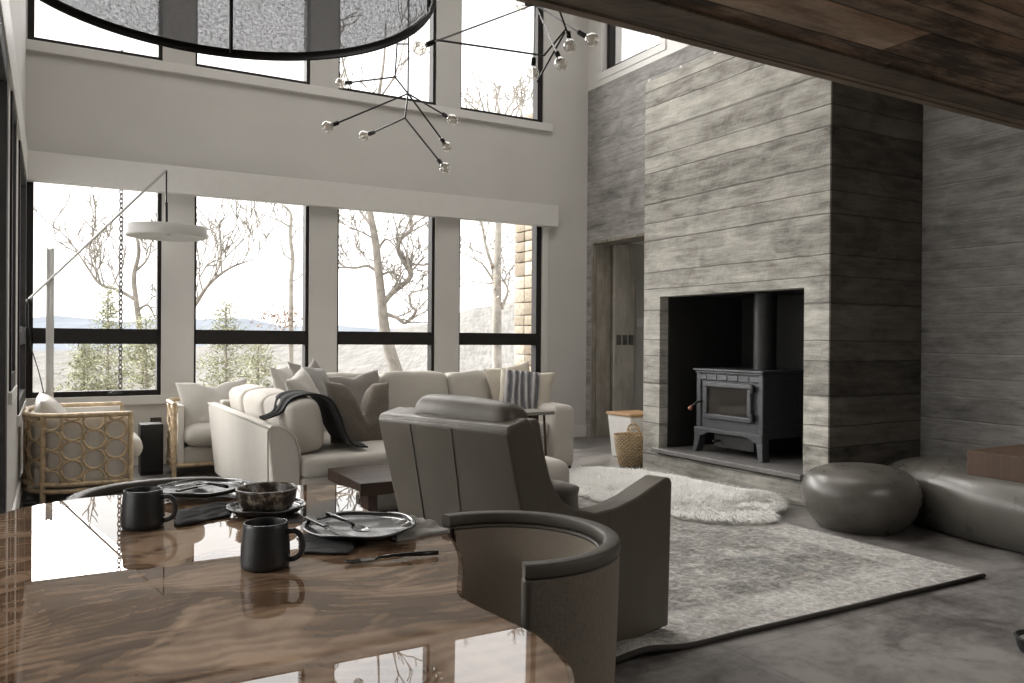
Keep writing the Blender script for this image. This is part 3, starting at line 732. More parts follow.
def boulder(name, label, c, rx, ry, prof, mat, rz=0, seed=0, amp=.02, e=2.0):
    P_ = smoothpath([(r, 0, z) for r, z in prof], 5)
    def f(u, v):
        k = v*(len(P_)-1); i = min(int(k), len(P_)-2); q = P_[i].lerp(P_[i+1], k-i); th = 2*PI*u
        cx, sy = math.cos(th), math.sin(th); sq = (abs(cx)**e + abs(sy)**e)**(-1/e)
        x, y = rx*q.x*cx*sq, ry*q.x*sy*sq; w_ = noise.noise(Vector((x*1.6, y*1.6, q.z*2+seed)))
        return (x*(1+amp*4*w_), y*(1+amp*4*w_), max(0, q.z*(1+amp*3*noise.noise(Vector((x*1.5+seed, y*1.5, 3))))))
    o = MB().grid(f, 80, len(P_)*2, True).build(name, mat, None, smooth=True); o.location = c; o.rotation_euler = (0, 0, rz)
    return tag(o, label, 'pouf')
boulder('leather_pouf', 'round grey-brown leather pouf beside the fireplace corner', (4.765, 3.595, 0), .38, .38, [(0, 0), (.6, 0), (.74, .02), (.90, .10), (.99, .20), (.985, .275), (.88, .35), (.66, .395), (.35, .412), (0, .416)], M['pouf'], seed=3, amp=.01)
boulder('leather_bench', 'long pebble-shaped grey leather bench along the concrete wall', (5.47, 2.91, 0), .535, .97, [(0, 0), (.70, 0), (.84, .03), (.95, .13), (.99, .24), (.95, .33), (.82, .405), (.6, .44), (.3, .45), (0, .45)], M['pouf'], seed=8.3, amp=.03, e=2.3, rz=-.15)

# ------------------------------------------------------------------ sectional sofa
so = thing('sectional_sofa', 'off-white linen L-shaped sectional sofa under the far windows', 'sofa', (2.7, 6.5, .02))
def ex_y(poly, y0, y1):   # extrude an (x,z) polygon along y
    return [(x, y0, z) for x, z in poly] + [(x, y1, z) for x, z in poly], [tuple(range(len(poly))), tuple(reversed(range(len(poly), 2*len(poly))))] + [(i, len(poly)+i, len(poly)+(i+1) % len(poly), (i+1) % len(poly)) for i in range(len(poly))]
prof = [(1.26, .06), (1.205, .62), (1.205, .665), (1.23, .685), (1.27, .682), (1.33, .655), (1.375, .60), (1.40, .53), (1.41, .45), (1.41, .06)]
vs, fs = ex_y(prof, 5.24, 7.50)
MB().add(vs, fs).build('left_back', M['linen'], so, world=True, bev=.012)
MB().tube([(1.207, 5.245, .10), (1.200, 5.243, .655), (1.23, 5.243, .69), (1.27, 5.243, .687), (1.335, 5.243, .66), (1.38, 5.243, .605), (1.406, 5.243, .53), (1.415, 5.243, .45)], .006, 6).tube([(1.203, 5.24, .675), (1.203, 7.5, .675)], .006, 6).build('piping', M['linen'], so, world=True, smooth=True)
MB().box(1.30, 4.30, 7.38, 7.53, .06, .70).build('rear_back', M['linen'], so, world=True, bev=.02)
MB().puff(1.41, 2.24, 5.245, 7.4, .07, .34, .03).puff(2.0, 4.1, 6.47, 7.4, .07, .34, .03).build('base', M['linen'], so, world=True, smooth=True)
MB().puff(1.412, 2.27, 5.235, 6.46, .33, .475, .045, (.0, .0, .012), wob=.008).build('seat_cushion', M['linen_seat'], so, world=True, smooth=True)
MB().puff(1.412, 2.27, 6.46, 7.4, .33, .475, .045, (.0, .0, .012), wob=.008).build('seat_cushion', M['linen_seat'], so, world=True, smooth=True)
MB().puff(2.275, 3.17, 6.44, 7.4, .33, .475, .045, (.0, .0, .015), wob=.008).build('seat_cushion', M['linen_seat'], so, world=True, smooth=True)
MB().puff(3.175, 4.08, 6.44, 7.4, .33, .475, .045, (.0, .0, .015), wob=.008).build('seat_cushion', M['linen_seat'], so, world=True, smooth=True)
MB().puff(4.08, 4.32, 6.36, 7.53, .05, .635, .06, (.012, .0, .01)).build('arm', M['linen'], so, world=True, smooth=True)
for a, b in ((5.36, 6.07), (6.08, 6.77), (6.78, 7.36)):
    mt = Matrix.Translation((1.40, 0, .44)) @ Matrix.Rotation(math.radians(-9), 4, 'Y')
    MB().puff(.0, .23, a, b, .02, .375, .06, (.02, .0, .02), wob=.022, mtx=mt, seed=int(a*10)).build('back_cushion', M['linen'], so, world=True, smooth=True)
for a, b in ((1.96, 2.70), (2.71, 3.39), (3.40, 4.06)):
    mt = Matrix.Translation((0, 7.36, .44)) @ Matrix.Rotation(math.radians(-9), 4, 'X')
    MB().puff(a, b, -.24, .0, .02, .465, .06, (.0, .02, .015), wob=.022, mtx=mt, seed=int(a*10)).build('back_cushion', M['linen'], so, world=True, smooth=True)
for x, y in ((4.26, 6.42), (4.26, 7.46), (1.48, 5.32), (2.18, 5.32), (1.36, 7.42)):
    MB().box(x-.03, x+.03, y-.03, y+.03, .0, .08).build('leg', M['black'], so, world=True)

def pillow(label, c, w, h, t, mat, lean, rz, roll=0, chop=0, seed=1, pinch=.09, chopw=.30, name='throw_pillow', grp='pillows on the sectional sofa'):
    o = thing(name, label, 'pillow', c, 0, grp)
    o.rotation_euler = Euler((math.radians(90-lean), 0, math.radians(rz)), 'XYZ')
    q = Matrix.Rotation(math.radians(roll), 4, 'Z')
    MB().pillow(w, h, t, 24, pinch, chop, seed, q, chopw).build('cover', mat, o, smooth=True)
    return o
pillow('smooth off-white throw pillow on the left run of the sofa, behind the black throw', (1.72, 6.22, .775), .54, .46, .17, M['pillow_white'], 24, 58, 10, seed=1)
pillow('light grey throw pillow leaning in the sofa corner behind the off-white one', (1.90, 6.62, .80), .56, .50, .16, M['pillow_grey'], 24, 46, -8, seed=2)
pillow('white throw pillow wedged deepest in the sofa corner', (1.74, 6.90, .78), .50, .50, .15, M['pillow_white'], 18, 62, 0, seed=7)
pillow('small grey throw pillow standing point up in the sofa corner', (2.04, 7.08, .76), .46, .46, .14, M['pillow_grey'], 14, 20, 40, seed=3)
pillow('taupe grey throw pillow leaning on the rear sofa back next to the corner', (2.36, 6.94, .72), .56, .48, .18, M['pillow_taupe'], 18, 8, 5, .03, seed=4)
pillow('large dark brown woven pillow with a dented top near the sofa end', (2.04, 5.90, .665), .58, .54, .21, M['pillow_brown'], 12, 14, -2, .24, seed=5, pinch=.12, chopw=.22)
pr = pillow('cream pillow behind the ruched blue-grey one at the right sofa arm', (4.00, 7.02, .75), .48, .52, .16, M['pillow_cream'], 14, -14, 10, seed=6)
pb = pillow('cream pillow with a ruched blue-grey band leaning on the right sofa arm', (4.02, 6.80, .725), .54, .48, .17, M['pillow_cream'], 16, -28, -6, seed=8)
def bandf(u, v):
    x = -.205+.33*u; y = -.21+.42*v; uu, vv = x/.27, y/.23
    e = max(0, (1-uu*uu)*(1-vv*vv)); return (x, y, .085*e**.42 + .016 + .006*math.sin(x*95))
q = Matrix.Rotation(math.radians(-6), 4, 'Z')
MB().sheet(bandf, 40, 20, .012, q).build('ruched_band', M['ruched'], pb, smooth=True)

# throw blanket over the near back cushion
th = thing('throw_blanket', 'black throw blanket draped over the near back cushion of the sofa', 'blanket', (1.6, 5.6, .45), 0)
path = smoothpath([(1.22, 5.48, .705), (1.28, 5.49, .722), (1.335, 5.53, .75), (1.395, 5.60, .832), (1.52, 5.64, .858), (1.645, 5.64, .825), (1.71, 5.62, .71), (1.745, 5.60, .60), (1.80, 5.57, .515), (1.90, 5.54, .497)], 6)
wid = [.10, .12, .18, .36, .42, .44, .44, .42, .40, .36]
def thf(u, v):
    f = v*(len(path)-1); i = min(int(f), len(path)-2); p = path[i].lerp(path[i+1], f-i)
    g = v*(len(wid)-1); k = min(int(g), len(wid)-2); wd = wid[k]+(wid[k+1]-wid[k])*(g-k)
    fold = .009*math.sin(u*13+v*2.5) + .005*math.sin(u*27+1+v*4)
    p = p + Vector((fold*.6*(1-.5*v), (u-.5)*wd*1.15, abs(fold)*.9))
    return tuple(p - Vector((1.6, 5.6, .45)))
MB().sheet(thf, 36, 60, .012).build('cloth', M['throw'], th, smooth=True)

# ottoman, c-table, dark end block
ot = thing('ottoman', 'low white upholstered ottoman in front of the sofa seat', 'ottoman', (2.72, 4.98, .02), 0)
MB().puff(-.40, .38, -.40, .42, .13, .41, .09, (.01, .01, .02), wob=.006).build('cushion', M['linen_seat'], ot, smooth=True)
MB().puff(-.33, .40, -.34, .36, 0, .13, .05).build('plinth', M['linen'], ot, smooth=True)
ct = thing('side_table', 'slim dark-topped side table before the right end of the sofa', 'table', (3.72, 6.12, .02), 0)
MB().box(-.24, .12, -.14, .16, .575, .605).build('table_top', plain('tray_top', (.20, .185, .16), .35), ct, bev=.006)
MB().box(-.15, -.02, -.10, .10, .50, .575).build('drawer', M['dark_wood'], ct, bev=.004)
for s in (-1, 1):
    MB().tube([(.02, s*.12, .575), (.05, s*.13, 0)], .011, 8).build('leg', M['dark_wood'], ct, smooth='auto')
    MB().tube([(-.15, s*.12, .575), (-.19, s*.13, 0)], .011, 8).build('leg', M['dark_wood'], ct, smooth='auto')
bk = thing('end_table', 'low dark walnut end table between the sofa end and the leather armchair', 'table', (1.9, 4.78, 0))
MB().box(1.56, 2.25, 4.50, 5.14, .335, .41).build('table_top', M['dark_wood'], bk, world=True, bev=.005)
MB().box(1.62, 1.68, 4.54, 5.08, 0, .335).build('leg', M['dark_wood'], bk, world=True, bev=.004)
MB().box(2.13, 2.19, 4.54, 5.08, 0, .335).build('leg', M['dark_wood'], bk, world=True, bev=.004)

# ------------------------------------------------------------------ leather armchair
ac = thing('armchair', 'olive-brown leather wing armchair seen from behind on the rug', 'armchair', (1.255, 2.75, .024), math.radians(18.7))
sp = [(0, .905), (.01, .925), (.155, .945), (.17, .93), (.205, .77), (.25, .68), (.30, .625), (.36, .592), (.48, .56), (.6, .562), (.73, .585), (.85, .622), (.93, .645), (.96, .643), (.974, .62), (.955, .012), (.25, .012)]
def side_panel(sgn):
    m = MB(); n = len(sp); th = .11
    def yo(x): return .335 + .085*x
    vs = [(x, sgn*yo(x), z) for x, z in sp] + [(x, sgn*(yo(x)-th), z) for x, z in sp]
    fs = [tuple(range(n)), tuple(reversed(range(n, 2*n)))] + [(i, (i+1) % n, n+(i+1) % n, n+i) for i in range(n)]
    return m.add(vs, fs)
for s_ in (-1, 1):
    p = side_panel(s_).build('side_panel', M['armchair'], ac, bev=.022, seg=4)
    xs_ = .56; yo = .335+.085*xs_
    MB().tube([(xs_, s_*(yo+.001), .03), (xs_, s_*(yo+.001), .55)], .0022, 6).build('seam', M['barrel_leather'], p, smooth=True)
bp = [(-.008, .905), (.004, .928), (.10, .950), (.14, .92), (.33, .30), (.242, .012)]
def backp():
    n = len(bp); a = .352; vs = [(x, -a, z) for x, z in bp] + [(x, a, z) for x, z in bp]
    return MB().add(vs, [tuple(range(n)), tuple(reversed(range(n, 2*n)))] + [(i, (i+1) % n, n+(i+1) % n, n+i) for i in range(n)])
b = backp().build('back_panel', M['armchair'], ac, bev=.02, seg=4)
for y0, y1 in ((.157, .192), (-.071, -.02)):
    MB().tube([(-.008, y0, .90), (.115, y1, .46), (.238, y1+.03, .03)], .0022, 6).build('seam', M['barrel_leather'], b, smooth=True)
mt = Matrix.Translation((.335, 0, .30)) @ Matrix.Rotation(math.radians(-16), 4, 'Y')
MB().puff(.0, .16, -.25, .25, .15, .60, .07, (.02, 0, .02), wob=.008, mtx=mt).build('back_cushion', M['armchair'], ac, smooth=True)
MB().puff(.22, .93, -.27, .27, .26, .46, .06, (.015, 0, .02), wob=.006).build('seat_cushion', M['armchair'], ac, smooth=True)
MB().puff(.22, .93, -.31, .31, .012, .28, .03).build('base', M['armchair'], ac, smooth=True)
hr = MB().puff(.03, .20, -.30, .215, .845, .992, .058, (.0, .0, .014), n=10, wob=.022, seed=4)
hr.build('head_cushion', M['armchair'], ac, smooth=True)
MB().tube([(.045, -.28, .925), (.03, -.15, .93), (.03, .1, .932), (.05, .195, .925)], .006, 6).build('cushion_piping', M['barrel_leather'], ac, smooth=True)
f_ = Vector((math.cos(math.radians(18.7)), math.sin(math.radians(18.7)), 0)); l_ = Vector((-f_.y, f_.x, 0))
pc_ = Vector((1.255, 2.75, 0)) + f_*.50 - l_*.12
pillow('grey lumbar pillow lying on the seat of the leather armchair', (pc_.x, pc_.y, .575), .30, .28, .13, M['pillow_taupe'], 30, 18.7+90+10, 8, seed=9, grp=None)

# ------------------------------------------------------------------ rattan chairs
def rattan_chair(label, loc, rz):
    t = thing('rattan_chair', label, 'armchair', loc, rz, 'rattan tub chairs by the windows')
    hw, xf, xb = .525, .36, -.36
    half = smoothpath([(xf, -hw, 0), (.10, -hw, 0), (-.12, -hw+.005, 0), (-.27, -.43, 0), (xb, -.25, 0), (xb, 0, 0)], 8)
    curve = half + [Vector((p.x, -p.y, 0)) for p in reversed(half[:-1])]
    cum = [0]
    for a, b in zip(curve, curve[1:]): cum.append(cum[-1]+(b-a).length)
    Ltot = cum[-1]
    def onc(s, off=0.0):
        s = max(0, min(Ltot, s)); i = 0
        while i < len(cum)-2 and cum[i+1] < s: i += 1
        k = (s-cum[i])/max(1e-9, cum[i+1]-cum[i]); p = curve[i].lerp(curve[i+1], k)
        if off:
            d = (curve[i+1]-curve[i]).normalized(); p = p + Vector((d.y, -d.x, 0))*(-off)
        return p
    def rail(z, r, n=80, a=0, b=1): return [onc(Ltot*(a+(b-a)*i/n)) + Vector((0, 0, z)) for i in range(n+1)]
    m = MB().tube(rail(.655, 0), .020, 8); m.tube(rail(.135, 0), .018, 8).tube(rail(.085, 0), .018, 8)
    m.build('rim', M['rattan'], t, smooth=True)
    for s in (0.0, .0205+.60, Ltot-.62, Ltot):
        p = onc(min(max(s, .012), Ltot-.012)); MB().tube([(p.x, p.y, 0), (p.x, p.y, .655)], .021, 10).build('leg', M['rattan'], t, smooth='auto')
    m = MB(); r = .0735; pitch = .1485; nc = int((Ltot-.06)/.1475)
    for c in range(nc):
        s0 = .115 + c*.1475
        if s0 > Ltot-.05: break
        for k in range(-1, 5):
            z0 = .17 + k*pitch + (0 if c % 2 else .072)
            pts = []; run = []
            for q in range(25):
                a = 2*PI*q/24; z = z0 + r*math.sin(a); s = s0 + r*math.cos(a)
                if .145 < z < .645: run.append(onc(s) + Vector((0, 0, z)))
                elif run:
                    pts.append(run); run = []
            if run: pts.append(run)
            if len(pts) == 2 and len(pts[0]) + len(pts[1]) < 25: pts = [pts[1] + pts[0][1:]]
            for rr in pts:
                if len(rr) > 2: m.tube(rr, .0115, 6)
    m.build('ring_panel', M['rattan'], t, smooth=True)
    MB().tube([(xf-.01, -hw+.01, .11), (xf-.01, hw-.01, .11)], .020, 10).build('front_rail', M['rattan'], t, smooth='auto')
    # upholstered shell just inside the rings
    sh = MB().sheet(lambda u, v: tuple(onc(.02+(Ltot-.04)*u, -.035) + Vector((0, 0, .12+.52*v))), 70, 8, -.045)
    sh.build('inner_shell', M['shell'], t, smooth='auto')
    MB().puff(-.30, .35, -.45, .45, .10, .27, .04).build('seat_base', M['linen'], t, smooth=True)
    MB().puff(-.28, .44, -.445, .445, .27, .46, .09, (.03, 0, .02), wob=.006).build('seat_cushion', M['linen_seat'], t, smooth=True)
    return t
rc = rattan_chair('rattan ring-pattern tub chair against the left wall with its back to the room', (.195, 7.47, 0), 0)
dup(rc, (1.48, 8.07, 0), -PI/2, 'rattan ring-pattern tub chair under the windows behind the sofa corner')
pillow('white cushion slumped over the back of the rattan chair at the left wall', (.03, 7.46, .56), .62, .48, .22, M['pillow_white'], 26, 90, 3, seed=11, name='chair_cushion', grp='cushions in the rattan chairs')
pillow('off-white cushion in the rattan chair behind the sofa corner', (1.34, 7.96, .625), .66, .48, .20, M['pillow_white'], 22, 4, 2, .05, seed=12, name='chair_cushion', grp='cushions in the rattan chairs')

# ------------------------------------------------------------------ arc lamp
lp = thing('arc_floor_lamp', 'slender floor lamp with a slanted rod and white disc shade by the left windows', 'lamp', (.0, 8.25, 0))
PB = Vector((-.005, 8.25, 0))
def P8(px, py, Y):
    d = cf + cr*((px-512)/FPX) - cu*((py-341.5)/FPX); return CAM + d*((Y-CAM.y)/d.y)
pole_top = P8(50, 248, 8.25); a0 = P8(29, 299, 8.25); a1 = P8(166.5, 170, 8.1); sh_c = P8(166.5, 231, 8.1)
m = MB().box(pole_top.x-.028, pole_top.x-.010, 8.25, 8.28, 0, pole_top.z).box(pole_top.x+.006, pole_top.x+.034, 8.25, 8.28, 0, pole_top.z).box(pole_top.x-.012, pole_top.x+.008, 8.255, 8.272, 0.02, pole_top.z-.01)
m.build('pole', M['steel_grey'], lp, world=True, bev=.003)
MB().tube([a0, a1], .011, 8).build('arm_rod', M['steel_grey'], lp, world=True, smooth='auto')
MB().tube([a0, a0+Vector((0, 0, -.02)), a0+Vector((.0, 0, -.04))], [.022, .026, .018], 10).build('counterweight', M['rod'], lp, world=True, smooth=True)
MB().tube([a1, a1+Vector((0, 0, -.30))], .0075, 6).tube([a1+Vector((0, 0, -.30)), sh_c+Vector((0, 0, .03))], .014, 8).build('drop_stem', M['rod'], lp, world=True, smooth='auto')
MB().lathe([(0, .03), (.06, .03), (.28, .018), (.325, .0), (.345, .004), (.352, .02), (.352, .09), (.345, .1), (.06, .105), (0, .105)], 48, (sh_c.x, sh_c.y, sh_c.z-.06)).build('lamp_shade', M['white_shade'], lp, world=True, smooth='auto')
MB().lathe([(0, .018), (.03, .018), (.035, .032)], 20, (sh_c.x, sh_c.y, sh_c.z-.06)).build('diffuser_knob', M['steel_grey'], lp, world=True, smooth='auto')
cord = smoothpath([a0+Vector((0, 0, -.03)), a0+Vector((.005, .02, -.35)), a0+Vector((.09, .03, -.7)), a0+Vector((.13, .05, -1.0)), Vector((a0.x+.12, 8.30, .02))], 6)
MB().tube(cord, .005, 6).build('cord', M['black'], lp, world=True, smooth=True)
MB().puff(pole_top.x-.2, pole_top.x+.2, 8.12, 8.42, 0, .03, .012).build('base', M['steel_grey'], lp, world=True, smooth=True)
tag(MB().puff(-.175, -.085, 6.93, 7.0, 0.0, .028, .01).puff(-.15, -.11, 6.945, 6.985, .02, .04, .008).build('foot_switch', M['black'], None, smooth=True), 'small black foot switch on the floor at the left wall', 'switch')

# black box, outlet
sb = thing('subwoofer', 'narrow black box on the floor between the two rattan chairs', 'speaker', (.80, 8.08, 0))
MB().box(-.095, .095, -.10, .12, 0, .46).build('cabinet', M['black'], sb, bev=.006)
MB().box(-.085, .085, -.108, -.10, .03, .42).build('grille', plain('grille_cloth', (.02, .02, .02), .9), sb, bev=.003)
ol = thing('wall_outlet', 'dark outlet with a plug on the wall below the far windows', 'outlet', (.90, YW, .40))
MB().box(-.05, .05, -.008, 0, -.06, .06).build('plate', plain('bronze_plate', (.05, .04, .03), .4), ol, bev=.003)
MB().puff(-.02, .045, -.05, -.008, -.045, .0, .008).build('plug', M['black'], ol, smooth=True)
tag(MB().tube(smoothpath([(.92, YW-.04, .36), (.93, YW-.05, .2), (.90, YW-.12, .05), (.85, YW-.30, .012)], 6), .005, 6).build('power_cord', M['black'], None, smooth=True), 'black power cord hanging from the outlet below the far windows', 'cord')

# ------------------------------------------------------------------ baskets
bs = thing('wicker_basket', 'round woven wicker basket with loop handles at the chimney corner', 'basket', (5.06, 6.43, 0))
MB().lathe([(0, .0), (.135, .0), (.155, .03), (.175, .15), (.185, .22), (.195, .30), (.197, .312), (.187, .312), (.17, .2), (.14, .03), (0, .02)], 40).build('basket_body', M['wicker'], bs, smooth='auto')
for a in (-2.2, .9):
    c, s = math.cos(a), math.sin(a); p = smoothpath([(c*.19-s*.06, s*.19+c*.06, .28), (c*.20-s*.05, s*.20+c*.05, .365), (c*.205, s*.205, .395), (c*.20+s*.05, s*.20-c*.05, .365), (c*.19+s*.06, s*.19-c*.06, .28)], 6)
    MB().tube(p, .010, 8).build('handle', M['wicker'], bs, smooth=True)
wb = thing('white_bin', 'tapered white bin with a wooden lid behind the wicker basket', 'bin', (5.44, 6.90, 0))
vs = [(-.17, -.17, 0), (.17, -.17, 0), (.17, .17, 0), (-.17, .17, 0), (-.205, -.205, .45), (.205, -.205, .45), (.205, .205, .45), (-.205, .205, .45)]
MB().add(vs, [(3, 2, 1, 0), (4, 5, 6, 7), (0, 1, 5, 4), (1, 2, 6, 5), (2, 3, 7, 6), (3, 0, 4, 7)]).build('bin_body', M['white_enamel'], wb, bev=.015)
MB().box(-.215, .215, -.215, .215, .45, .48).build('lid', M['bin_wood'], wb, bev=.006)

# ------------------------------------------------------------------ right-hand slab table, bowl
st = thing('wooden_slab_table', 'thick brown timber table corner jutting in at the right edge', 'table', (4.4, 1.85, 0))
MB().box(3.71, 5.2, 1.0, 2.23, .636, .75).build('table_top', M['slab_wood'], st, world=True, bev=.004)
for x in (4.35, 5.0):
    m = MB(); m.add([(x-.13, 2.02, .636), (x+.13, 2.02, .636), (x+.13, 2.10, .636), (x-.13, 2.10, .636), (x-.03, 2.02, 0), (x+.03, 2.02, 0), (x+.03, 2.10, 0), (x-.03, 2.10, 0)], [(0, 1, 2, 3), (7, 6, 5, 4), (0, 4, 5, 1), (1, 5, 6, 2), (2, 6, 7, 3), (3, 7, 4, 0)])
    m.build('leg', M['steel'], st, world=True)
    m = MB(); m.add([(x-.13, 1.12, .636), (x+.13, 1.12, .636), (x+.13, 1.20, .636), (x-.13, 1.20, .636), (x-.03, 1.12, 0), (x+.03, 1.12, 0), (x+.03, 1.20, 0), (x-.03, 1.20, 0)], [(0, 1, 2, 3), (7, 6, 5, 4), (0, 4, 5, 1), (1, 5, 6, 2), (2, 6, 7, 3), (3, 7, 4, 0)])
    m.build('leg', M['steel'], st, world=True)
pbw = thing('pet_bowl', 'black-rimmed round bowl on the floor at the right edge', 'bowl', (3.475, 1.775, 0))
MB().lathe([(0, .0), (.075, .0), (.085, .02), (.092, .055), (.098, .062), (.09, .066), (.08, .058), (.07, .02), (0, .015)], 32).build('bowl_body', M['black'], pbw, smooth='auto')
MB().lathe([(0, .022), (.068, .022), (.077, .05), (.074, .05), (.06, .027), (0, .026)], 32).build('liner', M['steel_grey'], pbw, smooth='auto')

# ------------------------------------------------------------------ dining table and setting
TZ = .75; TILT = .011
tp = [(-.185, 1.0), (-.19, 1.5), (-.175, 2.0), (-.185, 2.45), (-.12, 2.665), (.026, 2.775), (.19, 2.80), (.45, 2.765), (.73, 2.712), (.845, 2.655), (.873, 2.54), (.835, 2.42), (.805, 2.30), (.822, 2.13), (.872, 2.03), (.897, 1.93), (.877, 1.82), (.828, 1.68), (.775, 1.57), (.716, 1.45), (.715, 1.38), (.724, 1.31), (.738, 1.19), (.722, 1.09), (.698, 1.03), (.655, .97), (.55, .86), (.40, .80), (.2, .78), (-.02, .80), (-.14, .86)]
outl = smoothpath([(x, y, 0) for x, y in tp], 5, True)
dt = thing('dining_table', 'live-edge walnut dining table with glossy resin top in the foreground', 'table', (.35, 1.75, 0))
tc = Vector((.35, 1.75, 0)); n = len(outl)
vs = []; rings = [(.0, -.006), (-.004, -.002), (-.012, 0.0)]
lay = [(-.030, -.062), (-.010, -.055), (.0, -.035), (.0, -.014), (-.004, -.004), (-.014, 0)]
def inset(i, d):
    a = outl[i-1]; b = outl[(i+1) % n]; t_ = (b-a).normalized(); nn = Vector((t_.y, -t_.x, 0))
    if (outl[i]-tc).dot(nn) < 0: nn = -nn
    return outl[i] + nn*d
for d, z in lay:
    for i in range(n): p = inset(i, d); vs.append((p.x-tc.x, p.y-tc.y, TZ+z))
fs = []
for k in range(len(lay)-1):
    for i in range(n): j = (i+1) % n; fs.append((k*n+i, k*n+j, (k+1)*n+j, (k+1)*n+i))
fs += [tuple(reversed(range(n))), tuple(range((len(lay)-1)*n, len(lay)*n))]
m = MB(); m.add(vs, fs); top = m.build('tabletop', M['table'], dt, smooth='auto')
for p_ in top.data.polygons:
    if len(p_.vertices) > 4: p_.use_smooth = False
dt.rotation_euler.x = TILT
for y in (-.55, .55):
    MB().puff(-.06, .06, y-.22, y+.22, 0.05, TZ-.062, .02, n=2).puff(-.22, .22, y-.26, y+.26, 0, .05, .015, n=2).build('leg', M['steel'], dt, smooth='auto')

def barrel(label, loc, rz):
    t = thing('barrel_chair', label, 'chair', loc, rz, 'barrel dining chairs at the table'); A = math.radians(104); R = .296; r = .258
    def arc(rad, z, a=A, nn=48): return [(rad*math.cos(-a+2*a*i/nn), rad*math.sin(-a+2*a*i/nn), z) for i in range(nn+1)]
    def shell(u, v):
        a = -A+2*A*u; z = .10+.652*v; rr = R - .035*(1-v)**1.5
        return (rr*math.cos(a), rr*math.sin(a), z)
    MB().sheet(shell, 56, 14, .036).build('back_shell', M['barrel_fabric'], t, smooth='auto')
    def inn(u, v):
        a = -(A-.06)+2*(A-.06)*u; z = .40+.352*v; rr = r-.002; return (rr*math.cos(a), rr*math.sin(a), z)
    MB().sheet(inn, 48, 8, .012).build('inner_panel', M['barrel_inner'], t, smooth='auto')
    def rail(u, v):   # flat leather rail: rounded-rectangle section
        a = -A+2*A*u; s = v*2*PI; cx, cz = math.cos(s), math.sin(s)
        sx = math.copysign(abs(cx)**.5, cx)*.0215; sz = math.copysign(abs(cz)**.5, cz)*.016
        rr = (R+r)/2 + sx; return (rr*math.cos(a), rr*math.sin(a), .770+sz)
    nu, nv = 56, 20; m = MB(); m.grid(rail, nu, nv)
    w_ = nu+1
    m.f.append(tuple(j*w_ for j in range(nv))); m.f.append(tuple(j*w_+nu for j in reversed(range(nv))))
    m.build('top_rail', M['barrel_leather'], t, smooth='auto')
    MB().tube(arc(r-.012, .753, A-.05), .005, 6).build('piping', M['barrel_leather'], t, smooth=True)
    for s in (-1, 1):   # end posts
        a = s*A; c_, d_ = math.cos(a), math.sin(a)
        pv = [(q*c_ + e_*d_*s, q*d_ - e_*c_*s, z) for z in (.10, .756) for q, e_ in ((r-.002, .018), (R+.002, .018), (R+.002, -.003), (r-.002, -.003))]
        MB().add(pv, [(0,1,2,3), (7,6,5,4), (0,4,5,1), (1,5,6,2), (2,6,7,3), (3,7,4,0)]).build('end_post', M['barrel_leather'], t, bev=.008)
    MB().lathe([(0, .36), (.20, .36), (.238, .38), (.24, .42), (.22, .445), (0, .455)], 40).build('seat', M['barrel_inner'], t, smooth=True)
    MB().lathe([(0, .10), (.235, .10), (.24, .36), (0, .36)], 40).build('seat_base', M['barrel_fabric'], t, smooth='auto')
    for k in range(4):
        a = PI/4+k*PI/2; MB().tube([(.18*math.cos(a), .18*math.sin(a), .10), (.20*math.cos(a), .20*math.sin(a), 0)], [.018, .012], 8).build('leg', M['black'], t, smooth='auto')
    t.scale = (.925, .925, 1)
    return t
bc = barrel('woven brown barrel chair with leather rail pulled up to the right table edge', (.944, 1.690, 0), math.radians(-6))
b2 = dup(bc, (.335, 2.77, 0), math.radians(92), 'barrel chair with leather rail at the far end of the dining table'); b2.scale = (1, 1, .965)

def mug(label, loc, rz):
    t = thing('mug', label, 'mug', (*loc, TZ), rz, 'dark stoneware mugs on the dining table')
    MB().lathe([(0, 0), (.046, 0), (.051, .004), (.0525, .014), (.0515, .05), (.0475, .09), (.0465, .098), (.0445, .099), (.043, .096), (.047, .05), (.047, .012), (0, .008)], 48).build('body', M['mug'], t, smooth=True)
    p = smoothpath([(.048, 0, .078), (.066, 0, .081), (.080, 0, .070), (.084, 0, .050), (.078, 0, .030), (.062, 0, .020), (.049, 0, .022)], 6)
    MB().tube(p, .0062, 10).build('handle', M['mug'], t, smooth=True)
    return t
mg = mug('matte charcoal mug nearest the viewer, in front of the speckled bowl', (.409, 1.80), math.radians(-36))
dup(mg, (.210, 2.30, TZ), math.radians(-30), 'matte charcoal mug on the far left of the dining table')

def plate(label, loc, R, grp, z=TZ+.004, name='plate', irr=.005, mat='plate', lift=.016):
    t = thing(name, label, 'plate', (*loc, z), 0, grp)
    prof = [(0, 0), (.55, 0), (.80, .003), (.95, lift-.002), (1.0, lift), (1.005, lift+.003), (.97, lift+.005), (.90, lift*.7), (.78, .009), (.5, .007), (0, .007)]
    m = MB()
    def f(u, v):
        k = v*(len(prof)-1); i = min(int(k), len(prof)-2); r, zz = [prof[i][q]+(prof[i+1][q]-prof[i][q])*(k-i) for q in (0, 1)]
        a = 2*PI*u; rr = R*r*(1+irr*math.sin(3*a+loc[0]*9)+irr*.6*math.sin(7*a)) ; return (rr*math.cos(a), rr*math.sin(a), zz+.002*math.sin(5*a)*r*r+.002*r*r)
    m.grid(f, 64, (len(prof)-1)*2, True).build('dish', M[mat], t, smooth=True); return t
plate('black glazed dinner plate with cutlery laid across, on grey linen at the right', (.680, 1.965), .142, 'dinner plates on the dining table', TZ+.010)
plate('black glazed dinner plate at the far side of the table behind a mug', (.412, 2.665), .132, 'dinner plates on the dining table', TZ+.008)
